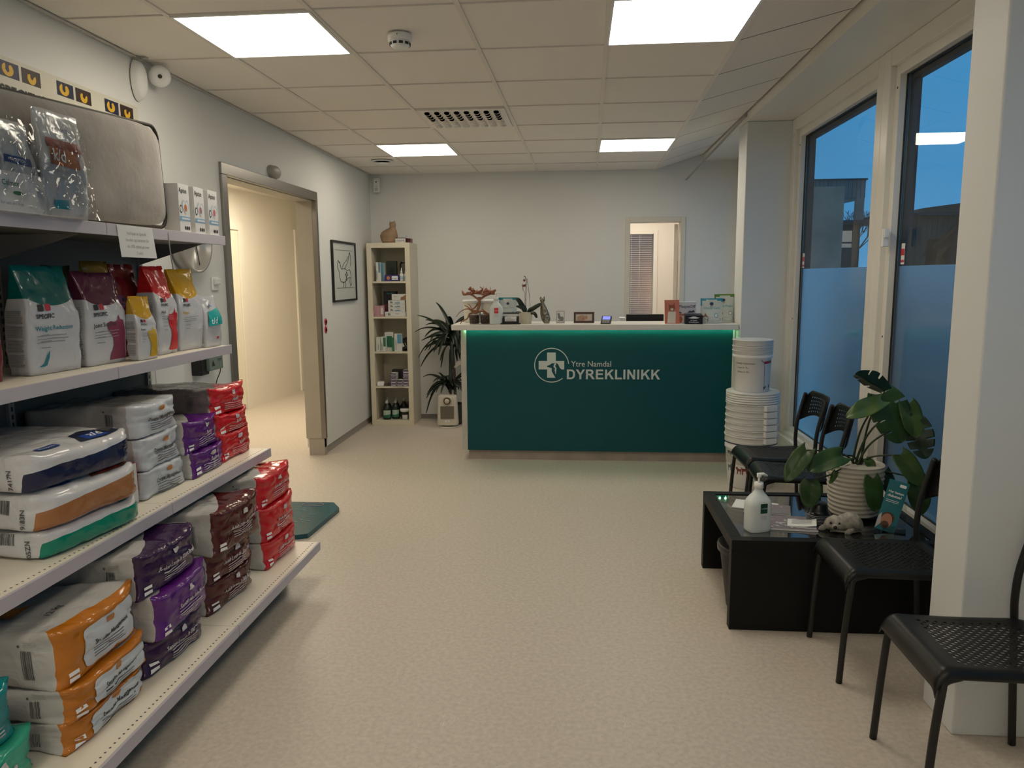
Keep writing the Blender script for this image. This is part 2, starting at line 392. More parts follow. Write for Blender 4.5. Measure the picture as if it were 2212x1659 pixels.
# corridor door frames on the far wall
def corr_frame(name, y0, y1, z, ang=-.0834, x=None):
    r = bpy.data.objects.new(name, None); COL.objects.link(r); r['kind'] = 'structure'
    x = -4.2+(y0-4.0)*(.48/5.74) if x is None else x
    r.location = (x, y0, 0); r.rotation_euler = (0, 0, ang)
    w = y1-y0; m = MB()
    m.box(0, 0, 0, .025, .09, z); m.box(0, w-.09, 0, .025, w, z); m.box(0, .09, z-.09, .025, w-.09, z)
    m.build('door_frame', door_white, r, bevel=.003)
    m = MB(); m.box(.0, .105, .02, .012, w-.105, z-.1); m.build('door_leaf', mat('cream_door_leaf', (.80,.76,.62), .4), r)
    return r
corr_frame('door_1', 7.35, 8.45, 2.14)
corr_frame('door_2', 9.78, 10.7, 2.14, 0, -3.72)
L_ = bpy.data.lights.new('corridor_ceiling_lamp', 'AREA'); L_.energy = 43; L_.color = (1,.87,.68); L_.size = .5; L_.size_y = 1.6; L_.shape = 'RECTANGLE'
lo = bpy.data.objects.new('corridor_ceiling_lamp', L_); COL.objects.link(lo); lo.location = (-3.1, 7.4, 2.47)
L2 = bpy.data.lights.new('corridor_end_lamp', 'AREA'); L2.energy = 12; L2.color = (1,.88,.68); L2.size = .5
lo = bpy.data.objects.new('corridor_end_lamp', L2); COL.objects.link(lo); lo.location = (-3.0, 4.8, 2.47)

# ---- back office seen through the narrow door
mb = MB()
wob = 9.5
mb.box(-.6, YB+.15, 0, -.5, wob, 2.6); mb.box(1.30, YB+.15, 0, 1.40, wob, 2.6)
mb.box(-.6, wob, 0, .30, wob+.12, 2.6); mb.box(.98, wob, 0, 1.4, wob+.12, 2.6); mb.box(.30, wob, 2.06, .98, wob+.12, 2.6); mb.box(.30, wob, 0, .98, wob+.12, .75)
structure(mb.build('wall_office', mat('office_paint', (.80,.76,.70), .5)))
box_struct('ceiling_office', -.6, YB+.15, 2.5, 1.4, wob+.1, 2.6, mat('office_paint', '#fff'))
mb = MB(); mb.box(BX0-.045, YB-.015, 0, BX0+.004, YB+.16, BZ+.045); mb.box(BX1-.004, YB-.015, 0, BX1+.045, YB+.16, BZ+.045); mb.box(BX0+.004, YB-.015, BZ-.004, BX1-.004, YB+.16, BZ+.045)
structure(mb.build('trim_7', mat('office_frame', (.70,.66,.56), .4), bevel=.003))
r = bpy.data.objects.new('door_3', None); COL.objects.link(r); r['kind'] = 'structure'; r.location = (1.034, YB+.165, 0); r.rotation_euler = (0, 0, R(81))
m = MB(); m.box(0, -.0, .01, .80, .04, 2.03); m.build('door_leaf', mat('office_door', (.80,.76,.70), .4), r, bevel=.002)
# office window with blinds
r = bpy.data.objects.new('window_6', None); COL.objects.link(r); r['kind'] = 'structure'; r.location = (.30, wob, .75)
m = MB(); m.box(0, -.015, 0, .05, .08, 1.31); m.box(.63, -.015, 0, .68, .08, 1.31); m.box(.05, -.015, 1.26, .63, .08, 1.31); m.box(.05, -.015, 0, .63, .08, .05); m.build('window_frame', trim_white, r, bevel=.003)
m = MB(); m.add([(.05,.07,.05),(.63,.07,.05),(.63,.07,1.26),(.05,.07,1.26)], [(0,1,2,3)]); m.build('glass_pane', GLASS, r)
t = thing('venetian_blind', 'slatted venetian blind in the window of the room behind the counter', 'window blind', (.642, wob+.02, .80))
m = MB()
for k in range(46):
    z = .02+k*.0262; m.add([(-.272,-.011,z-.002),(.272,-.011,z-.002),(.272,.011,z+.003),(-.272,.011,z+.003)], [(0,1,2,3)])
m.build('slat', mat('cream_slat', (.66,.60,.48), .4), t, solid=.0012)
MB().box(-.272, -.014, 1.215, .272, .014, 1.245).build('head_rail', mat('cream_rail', (.72,.66,.55), .4), t)
m = MB()
for x in (-.10, .02, .12): m.cyl((x, -.015, 0), (x, -.015, 1.22), .0016, 6)
m.build('cord', mat('blind_cord', (.70,.65,.55), .6), t)
L3 = bpy.data.lights.new('office_lamp', 'AREA'); L3.energy = 15; L3.color = (1,.88,.74); L3.size = .6
lo = bpy.data.objects.new('office_lamp', L3); COL.objects.link(lo); lo.location = (.6, 8.6, 2.47)
# warm street lamp glow behind the blinds
L4 = bpy.data.lights.new('street_lamp_glow', 'POINT'); L4.energy = 55; L4.color = (1,.55,.2); L4.shadow_soft_size = .2
lo = bpy.data.objects.new('street_lamp_glow', L4); COL.objects.link(lo); lo.location = (2.0, 14.5, 1.2)
tw = thing('garden_wall', 'rendered wall seen between the slats of the office blind', 'wall', (1.2, 15.6, 0))
MB().box(-4, 0, 0, 4, .3, 3.2).build('rendered_face', mat('brown_render', (.35,.26,.20), .8, var=(2,.2)), tw)

# ------------------------------------------------------------------ ceiling fittings
glow = mat('lit_diffuser', (.9,.9,.88), .5, emit=(PANEL_COLOR, PANEL_STRENGTH))
plabel = {(0,0): 'lit square ceiling light panel nearest the left wall, above the pet food shelves', (3,0): 'lit square ceiling light panel at the top edge on the window side',
          (0,5): 'smaller-looking far lit ceiling panel on the left, beyond the air grille', (3,5): 'far lit ceiling panel on the right, above the reception counter'}
for (i, j) in sorted(panels):
    x, y, z = gpt(GX+(i+.5)*TS, GY+(j+.5)*TS)
    t = thing('ceiling_light_panel', plabel.get((i, j), 'lit square ceiling light panel behind the viewer, out of the frame'), 'ceiling light', (x, y, z), 0, 'square ceiling light panels')
    h = TS/2; f = MB()
    for a in ((-h+.004,-h+.004,h-.004,-h+.016),(-h+.004,h-.016,h-.004,h-.004),(-h+.004,-h+.016,-h+.016,h-.016),(h-.016,-h+.016,h-.004,h-.016)): f.box(a[0],a[1],-.004,a[2],a[3],.02)
    f.build('frame', white_plastic, t)
    MB().box(-h+.016, -h+.016, 0, h-.016, h-.016, .012).build('diffuser', glow, t)
# swirl supply grille
x, y, z = gpt(GX+1.5*TS, GY+3.5*TS)
t = thing('air_supply_grille', 'white square air grille with rows of round nozzles in the ceiling', 'air vent', (x, y, z))
MB().box(-.285, -.285, -.006, .285, .285, .004).build('face_plate', mat('vent_white', (.84,.80,.74), .5), t, bevel=.002)
def nozzle(kind):
    n_ = MB().lathe([(.021,.006),(.024,-.002),(.022,-.009),(.020,-.010),(.0,-.009)] if kind else [(.021,.006),(.024,-.002),(.022,-.009),(.018,-.008)], n=14).build('nozzle', mat('vent_white', '#fff'), t)
    if not kind: MB().lathe([(.0182,-.0082),(0,-.0082)], n=14).build('nozzle_slot', dark_gap, n_)
    return n_
protos = {0: nozzle(0), 1: nozzle(1)}; first = {0: True, 1: True}
for i in range(8):
    for j in range(8):
        k = 0 if j < 4 else 1; o = protos[k]
        if not first[k]:
            o = protos[k].copy(); COL.objects.link(o); o.parent = t
            for g in protos[k].children: d = g.copy(); COL.objects.link(d); d.parent = o
        first[k] = False; o.location = (-.225+i*.0643, -.225+j*.0643, -.006); o.rotation_euler = (R(-28 if j < 4 else 24), 0, 0)
# round vent
x, y = -1.78, 6.96; z = ceil_z(y)
t = thing('round_air_valve', 'round white exhaust valve in the ceiling near the far left corner', 'air vent', (x, y, z))
MB().lathe([(.10,.0),(.10,-.006),(.085,-.010),(.07,-.002),(.07,.0)], n=40).build('ring', white_plastic, t)
MB().lathe([(0,-.034),(.05,-.030),(.062,-.022),(.05,-.016),(0,-.016)], n=32).build('valve_disc', white_plastic, t)
MB().lathe([(.068,-.001),(0,-.001)], n=32).build('throat', mat('vent_throat', (.2,.19,.17), .8), t)
# smoke detector
t = thing('smoke_detector', 'white round smoke detector on the ceiling', 'smoke detector', (-.79, 3.47, ceil_z(3.47)))
MB().lathe([(.0,.0),(.052,.0),(.054,-.006),(.054,-.026),(.047,-.030)], n=40).build('base', white_plastic, t)
MB().lathe([(.046,-.030),(.044,-.046),(.034,-.056),(.0,-.058)], n=40).build('sensor_head', white_plastic, t)
m = MB()
for k in range(10):
    a = 2*PI*k/10; Mx = Matrix.Rotation(a, 4, 'Z'); m.box(.0425, -.009, -.047, .0462, .009, -.036, 0, Mx)
m.build('sensor_slot', dark_gap, t)
m = MB(); m.cyl((0,-.055,-.012), (0,-.052,-.012), .0025, 8); m.build('indicator', ink, t)
# loose metal trim hanging from the ceiling edge
t = thing('loose_metal_trim', 'thin metal angle trim hanging loose from the ceiling beside the window beam', 'metal trim', (1.232, 5.85, 2.655))
a = Vector((0,0,0)); b = Vector((-.235, 1.35, -.285)); d = (b-a); m = MB()
s1 = Vector((-.022, 0, 0)); s2 = Vector((0, .0, .022)); th = Vector((0,0,.0015))
m.add([a, a+s1, b+s1, b], [(0,1,2,3)]); m.add([a, a+s2, b+s2, b], [(0,1,2,3)])
m.build('angle_profile', mat('loose_trim_metal', (.33,.31,.28), .4, .3), t, solid=.0015)

# ------------------------------------------------------------------ reception counter
CX0, CX1, CY = -.945, 1.232, 6.07
t = thing('reception_counter', 'dark teal reception counter with white top and white clinic lettering', 'counter', (CX0, CY, 0))
def C(m, nm, mt, **k): return m.build(nm, mt, t, loc=(-CX0, -CY, 0), **k)
teal_panel = mat('teal_laminate', (.001,.072,.092), .38, spec=.35)
C(MB().box(CX0+.045, CY, .082, CX1-.005, CY+.018, 1.085), 'front_panel', teal_panel, bevel=.001)
C(MB().box(CX0, CY-.006, .082, CX0+.045, CY+.75, 1.085), 'side_panel', mat('concrete_laminate', (.50,.47,.43), .5, var=(9,.08)), bevel=.002)
C(MB().box(CX1-.005, CY-.006, .082, CX1+.014, CY+.75, 1.085), 'side_panel', mat('white_laminate', (.74,.72,.68), .4), bevel=.002)
C(MB().box(CX0+.05, CY+.03, 0, CX1-.02, CY+.70, .082), 'plinth', mat('stone_plinth', (.36,.30,.26), .5, var=(7,.12)))
C(MB().box(CX0-.055, CY-.13, 1.087, CX1+.012, CY+.30, 1.13), 'counter_top', mat('white_counter_top', (.76,.74,.69), .35), bevel=.003)
C(MB().box(CX0+.05, CY+.30, .74, CX1-.02, CY+.75, .77), 'desk_top', mat('white_laminate', '#fff'), bevel=.002)
m = MB(); m.box(CX0+.02, CY-.026, 1.081, CX1+.01, CY-.014, 1.0865); C(m, 'led_strip', mat('led_carrier', (.7,.72,.7), .5))
m = MB(); leds = 48
for k in range(leds):
    x = CX0+.045+k*(CX1-CX0-.07)/(leds-1); m.box(x-.006, CY-.024, 1.0797, x+.006, CY-.016, 1.0812)
C(m, 'led', mat('led_glow', (1,1,1), .5, emit=((.36,1,.50), 70)))
letter = mat('white_vinyl_lettering', (.62,.66,.64), .45)
def cf(a, b): return (a, CY-.0015, b)
m = MB()
m.text('Ytre Namdal', .0655, lambda a, b: cf(-.048+a, .783+b), bold=.006, width=.322)
GL = {'D': ([(73,0),(73,716),(337,716),(440,708),(520,680),(600,610),(650,510),(668,358),(650,206),(600,106),(520,36),(440,8),(337,0)], [(218,121),(218,595),(330,595),(400,588),(455,562),(495,510),(517,440),(520,358),(517,276),(495,206),(455,154),(400,128),(330,121)], 722),
 'Y': ([(261,0),(261,301),(-1,716),(168,716),(337,433),(502,716),(668,716),(405,300),(405,0)], None, 667),
 'R': ([(73,0),(73,716),(377,716),(480,706),(560,670),(610,600),(624,516),(600,410),(545,350),(470,318),(530,280),(580,210),(710,0),(537,0),(410,196),(360,260),(310,290),(247,299),(218,299),(218,0)], [(218,413),(218,595),(331,595),(410,590),(455,560),(474,505),(455,445),(410,420),(325,413)], 722),
 'E': ([(73,0),(73,716),(604,716),(604,595),(218,595),(218,436),(577,436),(577,315),(218,315),(218,121),(618,121),(618,0)], None, 667),
 'K': ([(75,0),(75,716),(220,716),(220,398),(512,716),(706,716),(437,437),(721,0),(534,0),(337,335),(220,215),(220,0)], None, 722),
 'L': ([(77,0),(77,710),(222,710),(222,121),(582,121),(582,0)], None, 611), 'I': ([(69,0),(69,716),(213,716),(213,0)], None, 278),
 'N': ([(74,0),(74,716),(214,716),(508,238),(508,716),(642,716),(642,0),(497,0),(208,467),(208,0)], None, 722)}
gx_ = 0; ks = .755/6833
for ch in 'DYREKLINIKK':
    o_, h_, adv = GL[ch]; loops = [[Vector((x, y, 0)) for x, y in o_]] + ([[Vector((x, y, 0)) for x, y in h_]] if h_ else [])
    flat = [p for l in loops for p in l]; m.add([cf(-.089+(gx_+p.x)*ks, .680+p.y*ks) for p in flat], [tuple(q) for q in tessellate_polygon(loops)]); gx_ += adv
C(m, 'lettering', letter)
# emblem: open ring, cross with dog and cat heads cut out
m = MB(); lx, lz, lr = -.205, .793, .137
def arc(a0, a1, r0, r1, n=56):
    v = []; 
    for k in range(n+1):
        a = R(lerp(a0, a1, k/n)); v += [cf(lx+r0*math.cos(a), lz+r0*math.sin(a)), cf(lx+r1*math.cos(a), lz+r1*math.sin(a))]
    m.add(v, [(2*k, 2*k+1, 2*k+3, 2*k+2) for k in range(n)])
arc(-5+10, 310, .1345, .1415)
# cross outline, with the animal profile bitten out of the lower right
Q = lambda zx, zy: (-.347+(zx-103)/7.373*(.282/75.2), .793-(zy-435)/7.373*(.284/75.5))
cross = [(310,232),(448,232),(448,367),(583,367),(583,502),(540,500),(515,480),(500,450),(490,425),(475,410),(455,392),(450,402),(380,405),(360,425),(305,447),(312,462),(350,472),(372,478),(388,492),(380,510),(385,535),(410,580),(443,636),(310,636),(310,502),(176,502),(176,367),(310,367)]
m.poly([Q(*p) for p in cross], cf)
wave = [(440,400),(455,400),(452,425),(440,440),(445,465),(460,480),(455,520),(450,575),(442,575),(436,530),(428,510),(440,490),(425,475),(410,455),(418,425)]
m.poly([Q(*p) for p in wave], cf)
C(m, 'emblem', letter)

# ------------------------------------------------------------------ items on the counter (top at z = 1.13)
ZT = 1.131
# two white buckets
def bucket_white(x, y, lab):
    t = thing('plastic_bucket', lab, 'bucket', (x, y, ZT), 0)
    MB().lathe([(0,0),(.072,0),(.077,.004),(.085,.165),(.083,.167),(.0,.167)], n=36).build('tub', mat('milky_plastic', (.72,.70,.62), .4), t)
    MB().lathe([(.0,.186),(.086,.186),(.091,.182),(.0915,.166),(.088,.164),(.087,.166)], n=36).build('lid', white_plastic, t)
    return t
bucket_white(-.865, 6.27, 'tall cream bucket with lid behind the driftwood roots, leftmost on the counter')
bucket_white(-.73, 6.30, 'white lidded bucket behind the driftwood, right beside the cream bucket')
# driftwood-like dried plant in two ribbed cups
wood = mat('coppery_dried_wood', (.30,.13,.07), .6, bump=(60,.5,.004), var=(18,.35))
def ribcup(x, y, lab):
    t = thing('ribbed_plastic_cup', lab, 'cup', (x, y, ZT))
    m = MB(); n = 48; pr = [(.036,0),(.043,.086),(.0445,.088)]
    v = []
    for r, z in pr:
        for i in range(n):
            a = 2*PI*i/n; rr = r*(1+.03*(1 if i % 4 < 2 else -1)); v.append((rr*math.cos(a), rr*math.sin(a), z))
    m.add(v, [(k*n+i, k*n+(i+1) % n, (k+1)*n+(i+1) % n, (k+1)*n+i) for k in range(2) for i in range(n)])
    m.build('cup_wall', CLEAR, t)
    MB().lathe([(0,.003),(.032,.003),(.037,.07),(0,.066)], n=24).build('root_ball', mat('dark_roots', (.12,.075,.06), .8, bump=(120,.6,.004), var=(60,.6)), t)
    return t
ribcup(-.83, 6.06, 'clear ribbed cup of roots, left of two at the counter end')
ribcup(-.738, 6.055, 'clear ribbed cup of roots, right of two, beside the hand sanitizer')
t = thing('driftwood_roots', 'coppery driftwood root ornament with curled bark on the left counter end', 'root ornament', (-.79, 6.06, ZT))
random.seed(5)
m = MB()
def root(pts, r0, r1, k=5):
    p = smooth([(a, 0 if len(q) < 3 else q[2], b) for q in pts for a, b in [q[:2]]], k); n = len(p); m.tube(p, [lerp(r0, r1, i/(n-1)) for i in range(n)], 8)
root([(.0,.215),(.004,.17),(-.005,.13),(-.02,.10),(-.03,.08)], .013, .009)
root([(-.005,.17),(-.03,.135),(-.055,.115),(-.062,.085)], .007, .004)
root([(0,.10),(-.06,.11),(-.09,.135),(-.12,.150)], .007, .003)
root([(0,.10),(-.05,.105),(-.075,.15),(-.095,.16)], .005, .002)
root([(-.02,.09),(-.075,.08),(-.10,.04),(-.14,.02),(-.165,-.015)], .008, .003)
root([(-.03,.08),(-.09,.12),(-.15,.10),(-.19,.055)], .006, .002)
root([(-.02,.09),(.02,.10),(.06,.08),(.095,.06)], .008, .006)
root([(.095,.06),(.13,.08),(.15,.105)], .005, .002)
root([(.04,.10),(.05,.07),(.075,.05),(.10,.06),(.105,.03)], .006, .002)
root([(.02,.12),(.06,.09),(.11,.055),(.115,.02)], .005, .002)
root([(.0,.19),(.05,.225),(.10,.245)], .008, .010)
root([(0,.19),(-.045,.225),(-.08,.24)], .008, .007)
m.build('root', wood, t)
def petal(cx, cz, w, h, tilt, yy=0, sd=0):
    random.seed(sd); ph = random.random()*6
    def f(u, v):
        a = 2*PI*u; rr = v; wob_ = 1+.15*math.sin(3*a+ph)
        x = w*rr*math.cos(a)*wob_; y = .03*rr*math.sin(a)*wob_; z = h*rr*rr*(.7+.4*math.sin(2*a+ph))+.012*math.sin(a*4+ph)*rr
        return (cx+x*math.cos(tilt)-z*math.sin(tilt), yy+y, cz+x*math.sin(tilt)+z*math.cos(tilt))
    m.grid(f, 20, 5)
m = MB()
petal(-.085, .235, .05, .03, .2, -.01, 1); petal(-.055, .262, .035, .02, -.5, .01, 2); petal(.0, .245, .045, .025, .3, .0, 3)
petal(.06, .235, .05, .03, .35, -.01, 4); petal(.085, .24, .05, .035, -.15, .015, 5); petal(-.03, .24, .055, .018, .05, .02, 6); petal(.03,.265,.02,.02,1.2,.0,7)
m.build('curled_bark', mat('curled_bark', (.33,.13,.075), .55, bump=(50,.5,.004), var=(25,.45)), t, solid=.003)
# sanitizer on counter
def sanitizer(x, y, z, rz, lab, sc, labcol, cat='hand sanitizer'):
    t = thing('sanitizer_bottle', lab, cat, (x, y, z), rz)
    w, d, h = .042*sc, .030*sc, .125*sc
    def body(u, v):
        prof = [(0,.92),(.02,1),(.62,1),(.70,.92),(.78,.72),(.86,.46),(.93,.34),(1,.33)]
        for (a, ra), (b_, rb) in zip(prof, prof[1:]):
            if v <= b_: r = lerp(ra, rb, (v-a)/(b_-a)); break
        an = 2*PI*u; ex = 4 if v < .62 else lerp(4, 2, min(1, (v-.62)/.28))
        c, s = math.cos(an), math.sin(an); k = (abs(c)**ex+abs(s)**ex)**(-1/ex)
        wd = lerp(w, w*1.0, v); dd = lerp(d, d*1.1, v)
        return (c*k*wd*r, s*k*dd*r, v*h*1.25)
    m = MB(); m.grid(body, 32, 28); m.add([body(i/32, 0) for i in range(32)], [tuple(reversed(range(32)))])
    m.build('bottle', mat('translucent_bottle', (.68,.74,.74), .25, trans=.0), t)
    p = MB(); tz = h*1.25
    p.lathe([(.0,tz+.013*sc),(.015*sc,tz+.013*sc),(.016*sc,tz-.006*sc),(.0,tz-.006*sc)], n=20)
    p.cyl((0,0,tz+.012*sc), (0,0,tz+.034*sc), .004*sc, 10); p.cyl((0,0,tz+.030*sc), (0,0,tz+.040*sc), .0075*sc, 12)
    p.tube([(-.006*sc,0,tz+.040*sc),(.016*sc,0,tz+.041*sc),(.031*sc,0,tz+.033*sc)], [.006*sc,.005*sc,.0035*sc], 8)
    p.build('pump', white_plastic, t)
    q = MB(); ff = lambda a, b: (a, -d*1.04-.0012, b)
    q.poly(rrect(.026*sc, .034*sc, .002*sc, cx=.004*sc, cy_=.085*sc), ff)
    q.build('label', labcol, t)
    q = MB(); fg = lambda a, b: (a, -d*1.04-.0016, b)
    q.text('ANTIBAC', .006*sc, lambda a, b: fg(-.005*sc+a, .083*sc+b), 0)
    for i in range(4): q.poly([(-.008*sc,.060*sc-i*.004*sc),(.016*sc,.060*sc-i*.004*sc),(.016*sc,.0585*sc-i*.004*sc),(-.008*sc,.0585*sc-i*.004*sc)], fg, 1)
    q.build('lettering', [white_ink, mat('pale_print', (.45,.48,.5), .6)], t)
    return t
sanitizer(-.648, 6.03, ZT, 0, 'white pump sanitizer bottle with red label on the counter', 1.27, mat('red_label', (.62,.03,.05), .5))

# treat pouches (flat doypacks)
def noise3(x, y, z, s=1.0): return noise.noise(Vector((x*s, y*s, z*s)))
def treat_pouch(x, y, z, rz, w, h, band, lab, words, deco, sd):
    t = thing('treat_pouch', lab, 'treat bag', (x, y, z), rz)
    m = MB(); d0 = .05
    def prof(v): return d0*(1-v)**.7*(.55+.45*math.sin(PI*min(1, v*1.3+.15)))+.002
    def f(side):
        def g(u, v):
            a = 2*u-1; th = prof(v)*(1-abs(a)**3)+.0015
            return (a*w/2*(1-.03*math.sin(PI*v)), side*th/1+noise3(a*3+sd, v*4, side)*.003*(1-abs(a)), v*h)
        return g
    for side in (-1, 1):
        g = f(side); nu, nv = 16, 20; v_ = [g(i/nu, j/nv) for i in range(nu+1) for j in range(nv+1)]
        fs = []; o = len(m.v); m.v += v_
        for i in range(nu):
            for j in range(nv):
                q = (i*(nv+1)+j, (i+1)*(nv+1)+j, (i+1)*(nv+1)+j+1, i*(nv+1)+j+1)
                q = tuple(k+o for k in (q if side < 0 else q[::-1])); vv = (j+.5)/nv; uu = (i+.5)/nu
                m.f.append(q); m.m.append(1 if vv > .80+.14*(1-(2*uu-1)**2)**.5*(1 if band != 'none' else 0) or (uu < .08 and vv > .68) else 0); m.sm.append(True)
    m.build('pouch', [mat('pouch_white', (.60,.66,.64), .3), band], t)
    g = f(-1); F = lambda off: (lambda a, b: (lambda p: (p[0], p[1]-off, p[2]))(g(.5+a/w, min(.99, b/h))))
    q = MB()
    for (s_, sz, a, b, mi, bo) in words: q.text(s_, sz, lambda x_, y_, a=a, b=b: F(.002)(a+x_, b+y_), mi, bo, None, 'c')
    for (pts, mi) in deco: q.poly(pts, F(.0015), mi)
    q.build('printing', [grey_ink, mat('teal_print', (.05,.38,.42), .5), mat('brown_kibble_print', (.20,.12,.07), .7), white_ink, mat('dog_brown', (.32,.16,.09), .7), mat('logo_navy', (.03,.04,.10), .5)], t)
    return t
blue_band = mat('pouch_blue_band', (.01,.28,.42), .3); teal_band = mat('pouch_teal_band', (.0,.22,.26), .3); green_band = mat('pouch_green_band', (.10,.22,.03), .3)
def ell(cx, c_y, rx, ry, n=16, rot=0): return [(cx+rx*math.cos(2*PI*k/n)*math.cos(rot)-ry*math.sin(2*PI*k/n)*math.sin(rot), c_y+rx*math.cos(2*PI*k/n)*math.sin(rot)+ry*math.sin(2*PI*k/n)*math.cos(rot)) for k in range(n)]
treat_pouch(-.575, 6.27, ZT, 0, .155, .205, teal_band, 'teal and white treat pouch behind the sanitizer bottle on the counter', [('Dental Care', .020, 0, .115, 0, 0)], [(ell(0,.155,.012,.010), 5), (ell(.03,.03,.035,.012), 2), (ell(.045,.075,.014,.014), 1)], 1)
treat_pouch(1.055, 6.08, ZT, R(-4), .170, .195, blue_band, 'blue and white Dental Care treat pouch near the right counter end', [('Dental Care', .0245, .003, .112, 1, .01), ("Hill's", .014, 0, .128, 0, .02)], [(ell(0,.152,.015,.013), 5), (ell(.02,.032,.055,.014), 2), (ell(.035,.062,.015,.018), 1), (ell(.035,.062,.010,.013), 3), ([(-.075,.03),(-.07,.065),(-.06,.055),(-.05,.082),(-.038,.062),(-.025,.05),(-.03,.02),(-.06,.015)], 4), (ell(-.055,.02,.03,.012), 2)], 2)
treat_pouch(1.175, 6.18, ZT, R(3), .165, .225, green_band, 'green and white Healthy Weight treat pouch, farthest right on the counter', [('Healthy Weight', .021, -.004, .125, 1, .01), ("Hill's", .013, -.012, .155, 0, .02)], [(ell(-.012,.178,.014,.012), 5), (ell(.02,.03,.05,.014), 2), (ell(.04,.075,.016,.016), 0), (ell(.04,.075,.012,.012), 3), ([(-.065,.02),(-.068,.07),(-.055,.098),(-.035,.10),(-.022,.075),(-.025,.03),(-.04,.01)], 4)], 3)
# business card holder and boxes
t = thing('leaflet_box', 'white cardboard box behind the black card holder on the counter', 'box', (-.555, 6.20, ZT))
MB().box(-.125, -.06, 0, .125, .06, .082).build('box', paper, t, bevel=.002); MB().box(-.06, -.063, .076, .125, .061, .084).build('dark_edge', ink, t)
t = thing('card_holder', 'black holder with white business cards on the counter', 'card holder', (-.53, 6.02, ZT))
m = MB(); m.box(-.078, -.035, 0, .078, .03, .008); m.box(-.065, -.03, .008, -.048, .02, .055); m.box(.048, -.03, .008, .065, .02, .055); m.box(-.065, .012, .008, .065, .02, .062); m.box(-.06, -.03, .008, .06, -.024, .022); m.build('holder', black_plastic, t, bevel=.002)
m = MB(); m.box(-.046, -.022, .01, .046, .010, .060); m.build('cards', paper, t)
m = MB(); F = lambda a, b: (a, -.0232, b); m.text('klinikk', .014, lambda a, b: F(-.03+a, .045+b), 0, .01)
for i in range(4): m.poly([(-.035,.038-i*.006),(.03,.038-i*.006),(.03,.036-i*.006),(-.035,.036-i*.006)], F, 0)
m.build('card_print', grey_ink, t)
# orchid
t = thing('orchid_plant', 'nearly bare orchid with dark leaves in a cream woven-pattern pot on the counter', 'orchid', (-.412, 6.09, ZT))
m = MB()
def opot(u, v):
    a = 2*PI*u; r = lerp(.040, .054, v**.8); r *= 1+.025*math.sin(14*a+v*16)*math.sin(PI*v)**.3; return (r*math.cos(a), r*math.sin(a), v*.092)
m.grid(opot, 84, 14); m.lathe([(.054,.092),(.050,.093),(.048,.078),(0,.078)], n=40); m.build('pot', mat('cream_pot', (.60,.58,.44), .35), t)
leafm = mat('orchid_leaf', (.018,.030,.014), .4, var=(20,.2))
def strap(m, pts, w, k=6, up=(0,0,1), fold=.25, m_i=0, taper=1.0):
    p = smooth(pts, k); n = len(p); v = []; upv_ = Vector(up)
    for i in range(n):
        t_ = (p[min(i+1,n-1)]-p[max(i-1,0)]).normalized(); s = t_.cross(upv_)
        s = s.normalized() if s.length > 1e-4 else Vector((1,0,0)); nn = s.cross(t_)
        q = i/(n-1); wd = w*min(1, (q*5+.25))*(1-q**(2.2*taper))**.6+.0004
        v += [p[i]-s*wd+nn*wd*fold, p[i], p[i]+s*wd+nn*wd*fold]
    m.add(v, [(3*i+a, 3*i+a+1, 3*i+a+4, 3*i+a+3) for i in range(n-1) for a in (0,1)], m_i, True)
m = MB()
strap(m, [(0,0,.09),(-.03,.0,.14),(-.06,-.01,.19),(-.08,-.01,.20)], .022, up=(0,-1,.3))
strap(m, [(0,0,.09),(-.03,-.01,.125),(-.08,-.02,.140)], .018, up=(0,-1,.4))
strap(m, [(.01,0,.09),(.06,-.01,.12),(.11,-.02,.15),(.125,-.02,.158)], .020, up=(0,-1,.5))
strap(m, [(.01,.0,.09),(.035,-.02,.11),(.05,-.03,.12)], .010, up=(0,-1,.3))
strap(m, [(.03,-.02,.088),(.07,-.05,.082),(.085,-.05,.058),(.088,-.05,.045)], .014, up=(0,-1,.3))
strap(m, [(-.03,-.03,.088),(-.06,-.05,.098),(-.08,-.05,.092)], .003, up=(0,-1,.3))
m.build('leaf', leafm, t, solid=.0012)
m = MB(); tw_ = [smooth([(-.002,0,.08),(-.002,.005,.2),(.002,.005,.33),(-.004,.005,.372),(-.016,.005,.378)]), smooth([(.035,.0,.08),(.028,0,.22)]), smooth([(.028,.01,.22),(.008,.01,.36)]), smooth([(-.022,.0,.26),(-.028,0,.32)]), smooth([(-.014,0,.08),(-.012,0,.26)])]
for p_, r_ in zip(tw_, (.0026,.0016,.0016,.002,.0013)): m.tube(p_, r_, 6)
for z in (.14,.19,.24,.29): m.lathe([(.002,-.003),(.0042,0),(.002,.003)], (0,.005,z), 8)
m.build('stem', mat('orchid_stem', (.05,.02,.02), .5), t)
m = MB(); m.lathe([(0,-.012),(.009,-.004),(.010,.004),(0,.013)], (-.014,.005,.345), 10); m.add([(-.035,.003,.303),(-.02,-.004,.312),(-.001,.003,.315),(-.002,.0,.297),(-.018,-.006,.292)], [(0,1,2,3,4)])
m.build('bud', mat('wilted_flower', (.20,.05,.06), .6), t)
